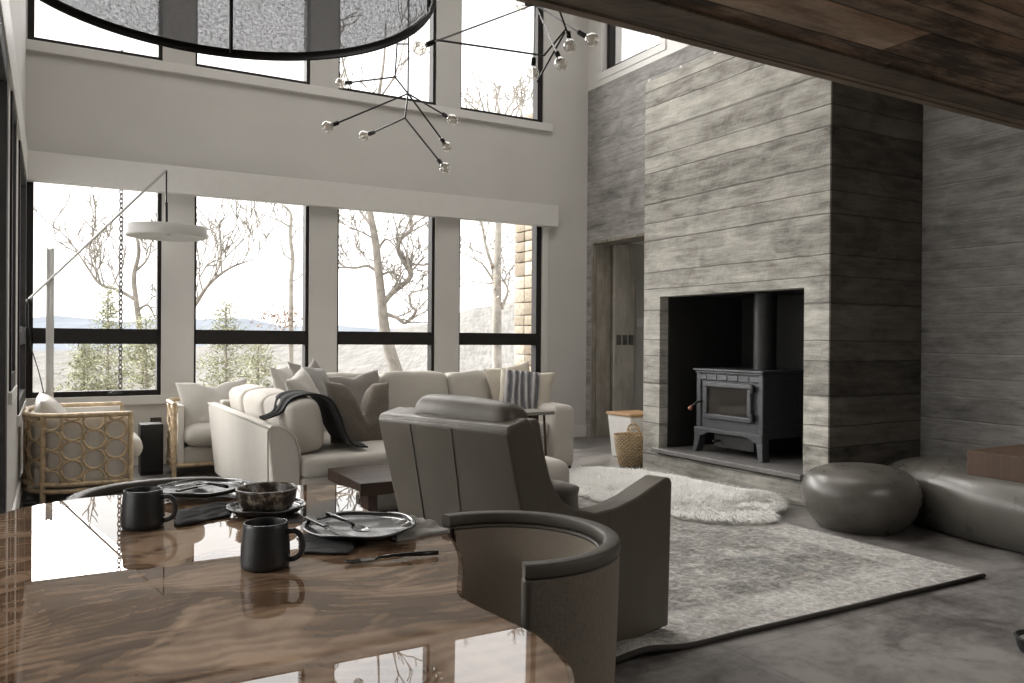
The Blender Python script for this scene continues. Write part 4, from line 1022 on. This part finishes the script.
plate('dark saucer under the speckled bowl', (.532, 2.325), .108, None, TZ+.001, 'saucer', .006, lift=.018)
bw = thing('soup_bowl', 'brown speckled stoneware bowl on a dark saucer', 'bowl', (.532, 2.33, TZ+.0105))
MB().lathe([(0, 0), (.055, 0), (.070, .006), (.079, .026), (.083, .054), (.084, .060), (.081, .062), (.078, .056), (.073, .028), (.06, .012), (0, .010)], 48).build('bowl_body', M['bowl'], bw, smooth=True)
def cloth(name, label, pts4, mat, z=TZ+.001, seed=0, th=.004, amp=.006, flutter=1.0):
    a, b, c, d = [Vector((*p, 0)) for p in pts4]; ctr = (a+b+c+d)/4
    t = thing(name, label, 'napkin', (ctr.x, ctr.y, z), 0, 'linen napkins on the dining table')
    def f(u, v):
        p = (a.lerp(b, u)).lerp(d.lerp(c, u), v) - ctr
        q = abs(noise.noise(Vector((u*2.2+seed, v*7+seed, 0))))*amp*2 + amp*.5*math.sin(v*9+u*2+seed)
        e = min(u, 1-u, v, 1-v)
        return (p.x+.004*math.sin(v*12+seed), p.y+.004*math.sin(u*10+seed), .006 + max(0, q)*min(1, e*8))
    MB().sheet(f, 30, 30, th).build('cloth', mat, t, smooth=True)
    return t
cloth('linen_napkin', 'grey linen napkin sticking out to the right from under the near plate', [(.735, 1.86), (.895, 1.90), (.885, 2.05), (.78, 2.07)], M['napkin_grey'], seed=2, amp=.016, th=.010)
cloth('linen_napkin', 'dark linen napkin sticking out toward the near mug from under the plate', [(.505, 1.86), (.60, 1.80), (.68, 1.95), (.54, 2.03)], M['napkin_dark'], seed=5, amp=.003)
cloth('linen_napkin', 'dark linen napkin rumpled beside the far mug', [(.285, 2.25), (.43, 2.32), (.47, 2.50), (.30, 2.44)], M['napkin_dark'], seed=8, amp=.010)

def cutlery(kind, label, p0, p1, z0, z1):
    a = Vector((*p0, z0)); b = Vector((*p1, z1)); d = b-a; L = d.length
    t = thing(kind, label, kind, a, 0, 'black cutlery on the dining table')
    t.rotation_euler = d.to_track_quat('X', 'Z').to_euler()
    # handle runs from 0, head at the far end
    if kind == 'knife':
        MB().puff(0, L*.5, -.008, .008, -.0025, .0035, .003, n=4).build('handle', M['cutlery'], t, smooth=True)
        MB().prism([(L*.48, -.006), (L*.9, -.011), (L, .004), (L*.97, .009), (L*.48, .007)], -.001, .001).build('blade', M['cutlery'], t, bev=.0008)
    else:
        MB().tube([(0, 0, 0), (L*.2, 0, .002), (L*.5, 0, .004), (L*.68, 0, .002)], [.0055, .006, .004, .0028], 8).build('handle', M['cutlery'], t, smooth=True)
        if kind == 'spoon':
            def f(u, v):
                x = L*.66 + L*.34*u; w_ = .021*math.sin(PI*min(1, max(0, u*.93+.05)))**.6; y = (v-.5)*2*w_
                return (x, y, .002 - .007*math.sin(PI*u)*(1-(2*v-1)**2))
            MB().sheet(f, 20, 12, .0015).build('bowl', M['cutlery'], t, smooth=True)
        else:
            MB().prism([(L*.66, -.003), (L*.74, -.010), (L*.84, -.011), (L*.84, .011), (L*.74, .010), (L*.66, .003)], -.001, .001).build('root', M['cutlery'], t, bev=.0006)
            for k in range(4):
                y = -.0088+k*.00587; MB().tube([(L*.835, y, 0), (L*.93, y, -.001), (L, y, .002)], [.0017, .0015, .0009], 6).build('tine', M['cutlery'], t, smooth=True)
    return t
cutlery('knife', 'black knife lying across the left rim of the near plate', (.575, 2.075), (.610, 1.845), TZ+.034, TZ+.030)
cutlery('spoon', 'black spoon resting in the near plate beside the knife', (.632, 2.085), (.672, 1.885), TZ+.036, TZ+.026)
cutlery('fork', 'black fork lying on the bare table in front of the near plate', (.778, 1.705), (.566, 1.735), TZ+.008, TZ+.007)
cutlery('knife', 'black knife lying on the far plate', (.330, 2.60), (.455, 2.70), TZ+.030, TZ+.030)
cutlery('spoon', 'black spoon lying on the far plate behind the knife', (.475, 2.60), (.400, 2.745), TZ+.031, TZ+.029)

for o_ in list(C.objects):
    if o_.parent is None and o_.get('category') in ('mug', 'plate', 'bowl', 'napkin', 'knife', 'spoon', 'fork') and o_.location.z > .5:
        o_.location.z += (o_.location.y - 1.75)*math.tan(TILT)
        if o_['category'] in ('napkin', 'plate', 'bowl'): o_.rotation_euler.x = TILT
# ------------------------------------------------------------------ drum pendant
dp = thing('drum_pendant', 'big grey woven-mesh drum pendant hanging over the dining table', 'lamp', (.323, 1.80, 2.0))
R = .438
MB().grid(lambda u, v: (R*math.cos(2*PI*u), R*math.sin(2*PI*u), .36*v), 96, 1, True).build('drum_shade', M['drum'], dp, smooth=True)
for z in (0.0, .36):
    MB().grid(lambda u, v: ((R+.005*math.cos(2*PI*v))*math.cos(2*PI*u), (R+.005*math.cos(2*PI*v))*math.sin(2*PI*u), z+.012*math.sin(2*PI*v)), 96, 10, True).build('rim_band', M['rod'], dp, smooth=True)
for k in range(4):
    a = math.radians(78.6)+k*PI/2; x, y = R*.995*math.cos(a), R*.995*math.sin(a)
    MB().tube([(x, y, 0), (x, y, .36)], .005, 6).build('rib', M['rod'], dp, smooth=True)
m = MB().tube([(0, 0, .36), (0, 0, .465)], .008, 8).lathe([(0, .44), (.06, .44), (.06, .465), (0, .465)], 24)
for k in range(4):
    a = math.radians(78.6)+k*PI/2; m.tube([(0, 0, .355), (R*math.cos(a), R*math.sin(a), .355)], .003, 6)
m.build('stem', M['rod'], dp, smooth='auto')

# ------------------------------------------------------------------ mobile chandeliers
def chand(label, anchor, rods, bulbs, rb, rod_r):
    t = thing('mobile_chandelier', label, 'chandelier', anchor, 0, 'black rod chandeliers with bare bulbs')
    m = MB()
    for r in rods: m.tube(r, rod_r, 6)
    m.build('rods', M['rod'], t, world=True, smooth='auto')
    m = MB().lathe([(0, 0), (.07, 0), (.07, .03), (0, .03)], 24, (anchor[0], anchor[1], anchor[2]-.03)); m.build('ceiling_rose', M['rod'], t, world=True, smooth='auto')
    for s, b in bulbs:
        d = (b-s).normalized(); k = rb/.035
        so_ = MB().tube([s-d*.022*k, s+d*.022*k], .0135*k, 10).build('socket', M['rod'], t, world=True, smooth='auto')
        q = d.to_track_quat('Z', 'Y').to_matrix().to_4x4(); q.translation = b
        pr = [(0, rb)] + [(rb*math.sin(a), rb*math.cos(a)) for a in [PI*i/12 for i in range(1, 10)]] + [(rb*.42, -rb*.95), (rb*.36, -rb*1.15)]
        bo = MB().lathe(pr, 24, mtx=q).build('bulb', M['bulb'], t, world=True, smooth=True)
        f = [q @ Vector((rb*.35*math.cos(a*1.0), rb*.35*math.sin(a*1.0), rb*(-.5+.9*(i % 2)))) for i, a in enumerate([2*PI*k2/10 for k2 in range(11)])]
        fl = MB().tube(f, .0012*k, 4); fl.build('filament', M['filament'], bo, world=False) if False else None
        me = MB().tube(f, .0010*k, 4).build('filament', M['filament'], bo, world=True)
    return t
D = 5.0
def a5(x, y, d=D): return at(x, y, d)
J1 = a5(408, 93.6); J0 = a5(395, 77, 5.1); J2 = a5(405, 118, 4.95)
topx = a5(407, 30); anchor = Vector((topx.x, topx.y, ZC))
bl = [((335, 124, 4.75), (327.5, 127, 4.72)), ((445.6, 115.6, 4.85), (452.5, 120, 4.83)), ((443, 141, 5.2), (447, 147, 5.22)), ((371.7, 133, 5.15), (364, 136, 5.17)), ((440.5, 162.5, 4.8), (445, 168, 4.78)), ((348.7, 82.7, 5.3), (341, 83, 5.32))]
bulbs = [(a5(*s), a5(*b)) for s, b in bl]
jn = [J1, J1, J1, J2, J2, J0]
rods = [[j, s] for j, (s, b) in zip(jn, bulbs)] + [[J1, Vector((J1.x, J1.y, ZC))], [J0, J1], [J0, a5(397, 44, 5.1)], [a5(397, 44, 5.1), a5(407, 44)], [J2, J1]]
chand('black rod chandelier with bare bulbs, the farther and lower of the two', (J1.x, J1.y, ZC), rods, bulbs, .034, .0055)
D = 3.95
H0 = a5(535, 4.2)
bl = [((430, 43.4, 3.7), (419.6, 47.8, 3.68), 'H'), ((568.6, 36, 4.0), (570, 46, 4.0), 'T'), ((582, 34, 3.85), (592, 40, 3.83), 'H'), ((558, 56, 3.9), (561, 64, 3.9), 'H'), ((533.5, 62, 4.15), (532.6, 73, 4.15), 'H'), ((529.5, 3.6, 3.98), (522, 3.5, 4.0), 'H')]
bulbs = [(a5(*s), a5(*b)) for s, b, _ in bl]
rods = [[H0, s] for (s, b), q in zip(bulbs, bl) if q[2] == 'H'] + [[a5(559, 9, 4.0), bulbs[1][0]], [a5(559, 9, 4.0), a5(556, -20, 4.0)], [a5(556, -20, 4.0), H0], [a5(437, 40, 3.72), a5(544, 55.6, 4.1)], [a5(544, 55.6, 4.1), a5(566, 29, 4.1)], [a5(566, 29, 4.1), a5(559, 9, 4.0)], [a5(537, 82, 4.2), a5(565, 32, 4.1)], [H0, Vector((H0.x, H0.y, ZC))]]
chand('black rod chandelier with bare bulbs beside the plank ceiling, nearer and higher', (H0.x, H0.y, ZC), rods, bulbs, .033, .005)

# ------------------------------------------------------------------ outdoors
m = MB()
gr = lambda u, v: None
def terr(u, v):
    x = -60+180*u; y = 9.2+90*v**1.6
    z = -.9 - 7*min(1, (y-9)/22) - 5*v + 1.6*noise.noise(Vector((x*.05, y*.05, 0)))
    return (x, y, z)
struct('ground_hillside', MB().grid(terr, 60, 40), M['forest'])
def rdg(name, Y, prof, mat, depth, foot, amp, nn=120):
    def top(x):
        for (a, b), (c, d) in zip(prof, prof[1:]):
            if a <= x <= c: k = (x-a)/(c-a); k = k*k*(3-2*k); return b+(d-b)*k
        return prof[0][1] if x < prof[0][0] else prof[-1][1]
    x0, x1 = prof[0][0], prof[-1][0]
    def f(u, v):
        px = x0+(x1-x0)*u; p = at(px, 340, Y); zt = (at(px, top(px), Y)).z
        q = Vector((p.x, p.y, 0)); dirv = Vector((cf.x, cf.y, 0)).normalized()
        q = q - dirv*depth*(1-v); z = foot + (zt-foot)*v**.8 + amp*noise.noise(Vector((q.x*.02, q.y*.02, v*3)))*(.3+v) + amp*.25*noise.noise(Vector((q.x*.3, q.y*.3, 0)))*v
        return (q.x, q.y, z)
    struct(name, MB().grid(f, nn, 16), mat)
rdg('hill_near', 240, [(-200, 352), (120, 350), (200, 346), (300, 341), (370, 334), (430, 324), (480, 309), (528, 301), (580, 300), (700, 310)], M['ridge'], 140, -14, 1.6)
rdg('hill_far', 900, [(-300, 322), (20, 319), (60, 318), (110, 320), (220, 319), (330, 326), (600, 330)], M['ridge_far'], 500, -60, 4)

def grow(m, p, d, L, r, depth, R, twig=.0):
    segs = 4; pts = [p]; rr = [r]; q = p.copy(); dd = d.normalized()
    for i in range(segs):
        dd = (dd + Vector((R.uniform(-.35, .35), R.uniform(-.35, .35), R.uniform(-.15, .30)))).normalized()
        q = q + dd*L/segs; pts.append(q.copy()); rr.append(max(.009, r*(1-.5*(i+1)/segs)))
    m.tube(pts, rr, 4 if depth < 3 else 5, caps=False)
    if depth > 0:
        for i in range(1, segs+1):
            for _ in range(R.choice((0, 0, 1, 1, 1))):
                ax = Vector((R.uniform(-1, 1), R.uniform(-1, 1), R.uniform(-.2, 1))).normalized()
                nd = (dd*.7 + ax*.9).normalized()
                grow(m, pts[i], nd, L*R.uniform(.42, .68), max(rr[i]*.6, .009), depth-1, R)
def tree(name, label, base_z, trunk, limbs, D, mat, seed, twigs=2, leaf=None, k=1.0, crown=None):
    R_ = random.Random(seed); P = [at(x, y, D) for x, y, _ in trunk]; W_ = [w_*D/FPX/2 for _, _, w_ in trunk]
    e_ = (P[0]-P[1]); e_ = e_/abs(e_.z)*min(1.5, P[0].z-base_z) if abs(e_.z) > .01 else Vector((0, 0, 0)); b0 = Vector((P[0].x+e_.x*.6, P[0].y, base_z)); t = thing(name, label, 'tree', tuple(b0), 0, 'bare trees outside the windows')
    m = MB(); pts = [b0] + smoothpath(P, 5); ww = [W_[0]*1.25] + W_
    rad = []
    for i in range(len(pts)):
        f = 0 if i == 0 else 1+(i-1)/5; a = min(int(f), len(ww)-2); rad.append(ww[a]+(ww[a+1]-ww[a])*(f-a))
    m.tube(pts, rad, 8)
    ends = []
    for ld in limbs:
        dz = R_.uniform(-.6, .6); n_ = len(ld)-1; Q = [at(x, y, D+dz*i/n_) for i, (x, y) in enumerate(ld[1:], 0)]
        w0, w1 = ld[0]; Q = smoothpath(Q, 4); rads = [(w0+(w1-w0)*i/(len(Q)-1))*D/FPX/2 for i in range(len(Q))]
        m.tube(Q, rads, 6)
        for i in range(3, len(Q), 2):
            d = (Q[i]-Q[i-1]).normalized(); d = (d + Vector((R_.uniform(-1, 1), R_.uniform(-.6, .6), R_.uniform(-.2, 1.1)))).normalized()
            grow(m, Q[i], d, R_.uniform(.35, .8)*k, max(rads[i]*.5, .012), twigs, R_); ends.append(Q[i])
        grow(m, Q[-1], (Q[-1]-Q[-2]), .7*k, rads[-1]*.8, twigs, R_)
    if crown:
        for x, y, L in crown:
            p = at(x, y, D+R_.uniform(-.4, .4)); grow(m, p, Vector((R_.uniform(-.7, .7), R_.uniform(-.5, .5), 1)), L, .022, 3, R_)
    m.build('trunk', mat, t, world=True, smooth=True)
    if leaf:
        lm = MB()
        for (x, y, sx, sy, cnt, sz) in leaf:
            for _ in range(cnt):
                p = at(x+R_.gauss(0, sx), y+R_.gauss(0, sy), D+R_.uniform(-.5, .5)); a = ruv()*sz*R_.uniform(.6, 1.3); b = a.orthogonal().normalized()*sz*R_.uniform(.3, .7)
                lm.add([p, p+a+b*.5, p+a*1.6, p+a-b], [(0, 1, 2, 3)])
        o = lm.build('foliage', M['red_leaves'], t, world=True); o['kind'] = 'stuff'
    return t
def cv(L, ox, oy, s=3.415): return [L[0]] + [(ox+x/s, oy+y/s) for x, y in L[1:]]
big = [[(6, 3), (690, 430), (720, 390), (770, 350), (790, 320), (770, 290), (745, 240), (755, 200), (790, 170), (785, 120), (775, 60)],
       [(3.2, 1.4), (775, 300), (800, 288), (840, 290), (880, 270)],
       [(4.6, 1.6), (695, 455), (740, 470), (770, 488), (805, 450), (790, 430), (785, 390), (830, 375)],
       [(3.4, 1.4), (672, 312), (640, 293), (600, 300), (560, 295), (538, 272), (510, 250)],
       [(3, 1.4), (685, 325), (720, 315), (760, 335)],
       [(3, 1.5), (655, 160), (625, 120), (605, 90), (580, 30)],
       [(3, 1.5), (675, 240), (705, 202), (745, 238)], [(2.2, 1), (660, 200), (625, 180), (590, 165)]]
tree('bare_tree', 'big gnarled bare tree outside the third far window', -4, [(397, 372, 13), (391, 354, 13), (385, 331, 11.5), (382, 306, 10.5), (380.6, 291, 9.5), (377.7, 262, 8.5), (375, 238.6, 8), (370, 212, 7), (366, 180, 6), (372, 140, 5), (378, 100, 4), (384, 60, 2.6), (386, 20, 1.5)],
     [cv(L, 180, 180) for L in big] + [[(2.4, 1), (372, 140), (355, 100), (345, 70), (340, 40)], [(2.4, 1), (378, 100), (395, 75), (405, 40)], [(2, 1), (368, 160), (350, 110), (338, 85)]], 15, M['bark'], 11, 2)
tree('bare_tree', 'pale trunked tree with a few russet leaves outside the rightmost far window', -4, [(497, 378, 10), (497, 326, 9.5), (497, 297, 9), (497, 276, 9), (497.6, 253, 8), (498.5, 224, 7), (498, 180, 5), (499, 130, 4), (498, 110, 3)],
     [cv(L, 420, 180) for L in ([(4, 2), (255, 350), (245, 290), (225, 230), (215, 170), (200, 120)], [(3, 1.2), (252, 345), (215, 290), (185, 270)], [(3.5, 1.2), (278, 440), (300, 380), (290, 340), (320, 290)], [(2, 1), (245, 355), (175, 345)])],
     17, M['bark_pale'], 5, 2, leaf=[(500, 285, 7, 12, 70, .07), (500, 100, 16, 10, 150, .06)], crown=[(498-28+i*5, 112-abs((i-5))*-1.5, .6) for i in range(12)])
tree('bare_tree', 'slim bare tree outside the second far window', -4, [(291, 372, 5), (291, 320, 4.8), (291, 282, 4.5), (292.7, 259, 4.3), (290, 236, 4), (291, 215, 3), (283, 205, 2)],
     [cv(L, 180, 180) for L in ([(2, .8), (375, 160), (340, 140), (300, 125)], [(1.8, .8), (385, 275), (350, 250)], [(1.6, .8), (382, 200), (400, 170), (418, 165)], [(1.6, .7), (388, 345), (412, 330)])], 15, M['bark_pale'], 21, 1, leaf=[(283, 318, 12, 6, 260, .05)])
tree('bare_tree', 'bare tree with a leaning branch outside the post between the first two windows', -4, [(184, 380, 7), (182, 340, 6.5), (180, 320, 6), (183, 300, 4), (180, 270, 3), (176, 250, 2)],
     [[(4.5, 1.6), (181, 322), (195, 305), (206, 288), (218, 276), (232, 267), (245, 262)], [(2, .8), (203, 292), (199, 272), (205, 250)], [(2, .8), (215, 279), (222, 262), (238, 245)], [(1.8, .8), (198, 300), (196, 285), (190, 270)]], 13, M['bark'], 31, 2)
tree('bare_tree', 'bare tree with twisting limbs behind the hanging chain outside the first window', -4, [(146, 390, 7), (140, 330, 6), (136, 300, 5), (134, 276, 4.5), (139, 250, 3.5), (133, 225, 2)],
     [[(4, 1.5), (136, 300), (118, 290), (100, 284), (88, 268), (76, 250)], [(2.4, 1), (101, 284), (92, 262), (88, 245)], [(2.8, 1), (137, 270), (148, 258), (152, 240)], [(3, 1.4), (138, 310), (148, 305), (155, 318)], [(2, .8), (112, 288), (120, 265), (112, 245)]], 14, M['bark'], 41, 2)
def conifer(label, px, ytop, D, h, wd, seed):
    R_ = random.Random(seed); tp_ = at(px, ytop, D); b = Vector((tp_.x, tp_.y, tp_.z-h)); t = thing('pine_tree', label, 'tree', tuple(b), 0, 'evergreens outside the windows')
    MB().tube([b, tp_], [.08, .01], 6).build('trunk', M['bark'], t, world=True, smooth=True)
    m = MB(); z = .05
    while z < h*.95:
        w_ = wd*(z/h)**.7*R_.uniform(.45, 1.2); a0_ = R_.uniform(0, 6.28)
        for k in range(R_.choice((4, 5, 6))):
            a = a0_ + k*6.28/5 + R_.uniform(-.3, .3); L = w_*R_.uniform(.45, 1.15)
            for q in range(int(26+L*170)):
                s = R_.random()**.7*L; p = tp_ + Vector((math.cos(a)*s, math.sin(a)*s, -z - .25*s + .22*s*s)) + Vector((R_.gauss(0, .085), R_.gauss(0, .085), R_.gauss(0, .06)))
                d = (Vector((math.cos(a), math.sin(a), .15)) + ruv()*.9).normalized()*R_.uniform(.05, .10); e = d.orthogonal().normalized()*.010
                m.add([p-e, p+e, p+d], [(0, 1, 2)])
        z += R_.uniform(.13, .21)
    o = m.build('needles', M['needles'], t, world=True); o['kind'] = 'stuff'
conifer('tall loose pine behind the chain outside the first window', 108, 288, 13, 5.0, 1.5, 1)
conifer('pale pine right of the chain outside the first window', 146, 318, 12, 4.5, 1.35, 2)
conifer('bushy pine outside the left part of the second window', 226, 304, 12.5, 4.8, 1.5, 3)
conifer('lower pine outside the middle of the second window', 258, 343, 11.5, 4.0, 1.4, 4)
conifer('short pine at the left of the first window behind the lamp pole', 84, 340, 13, 4.2, 1.2, 5)

ch = MB(); cx_, cy_ = .63, 9.35; zc = 4.2; i = 0
while zc > -.6:
    mt = Matrix.Translation((cx_, cy_, zc)) @ Matrix.Rotation((PI/2 if i % 2 else 0)+.5, 4, 'Z')
    ring = [(.018*math.cos(2*PI*k/12), 0, .033*math.sin(2*PI*k/12)) for k in range(12)]
    ch.tube(ring, .0065, 6, closed=True, mtx=mt); zc -= .048; i += 1
tag(ch.build('rain_chain', plain('chain_metal', (.05, .045, .04), .5, .4), None, smooth=True), 'dark linked rain chain hanging outside the first far window', 'chain')
sp_ = MB(); z = -1.5; R_ = random.Random(12)
while z < 4.25:
    h_ = R_.uniform(.09, .22)
    for y0, y1 in ((9.10, 9.35), (9.35, 9.62)):
        x = 5.50
        while x < 6.35:
            w_ = R_.uniform(.18, .40); o_ = R_.uniform(-.012, .012)
            sp_.puff(x, min(x+w_, 6.4)-.008, y0+o_, y1-.006, z, z+h_-.008, .014, n=2, m=2); x += w_
    z += h_
tag(sp_.build('stone_pillar', M['stone'], None, smooth=True), 'tan stacked-stone pillar outside the right edge of the far windows', 'pillar', kind='thing')

# ------------------------------------------------------------------ light
wd_ = bpy.data.worlds.new('overcast'); sc.world = wd_; wd_.use_nodes = True; nt = wd_.node_tree
bg = nt.nodes['Background']
tcw = nt.nodes.new('ShaderNodeTexCoord'); sx = nt.nodes.new('ShaderNodeSeparateXYZ'); rp = nt.nodes.new('ShaderNodeValToRGB')
nt.links.new(tcw.outputs['Generated'], sx.inputs[0]); nt.links.new(sx.outputs[2], rp.inputs[0]); nt.links.new(rp.outputs[0], bg.inputs[0])
rp.color_ramp.elements[0].color = (1, .985, .96, 1); rp.color_ramp.elements[1].color = (.97, .985, 1, 1)
bg.inputs[1].default_value = .90
sl = bpy.data.lights.new('soft_sun', 'SUN'); sl.energy = 6.5; sl.angle = math.radians(80); sl.color = (1, .975, .94)
so_l = bpy.data.objects.new('soft_sun', sl); C.objects.link(so_l); so_l.location = (-10, 25, 20)
so_l.rotation_euler = Vector((.42, -.66, -.62)).to_track_quat('-Z', 'Y').to_euler()
def lamp(name, loc, sx_, sy_, W, col=(1, .965, .92)):
    l = bpy.data.lights.new(name, 'AREA'); l.shape = 'RECTANGLE'; l.size = sx_; l.size_y = sy_; l.energy = W; l.color = col
    o = bpy.data.objects.new(name, l); C.objects.link(o); o.location = loc
lamp('ceiling_fill', (2.9, 5.2, ZC-.02), 4.4, 3.6, 42)  # added fill light for the tall room, not an actual fitting
lamp('loft_fill', (3.6, -.5, LZ0-.02), 2.4, 1.2, 16)  # unseen fill added under the loft to brighten the right-hand side
def portal(name, loc, rot, sx_, sy_):
    l = bpy.data.lights.new(name, 'AREA'); l.shape = 'RECTANGLE'; l.size = sx_; l.size_y = sy_; l.cycles.is_portal = True
    o = bpy.data.objects.new(name, l); C.objects.link(o); o.location = loc; o.rotation_euler = rot
portal('daylight_portal', (2.6, YW+.3, 1.7), (-PI/2, 0, 0), 5.8, 2.1)
portal('daylight_portal', (2.6, YW+.3, 4.95), (-PI/2, 0, 0), 5.8, 2.05)
portal('daylight_portal', (XL-.3, 6.1, 1.5), (0, -PI/2, 0), 2.6, 5.2)
portal('daylight_portal', (-1.7, 2.05, 1.2), (0, -PI/2, 0), 2.4, 1.8)
portal('daylight_portal', (XR+.35, 7.57, 5.25), (0, PI/2, 0), 1.5, 1.2)

sc.view_settings.view_transform = 'Standard'
sc.view_settings.look = 'None'
sc.view_settings.exposure = 1.5
sc.cycles.max_bounces = 10; sc.cycles.diffuse_bounces = 6; sc.cycles.transparent_max_bounces = 24
sc.cycles.sample_clamp_indirect = 8
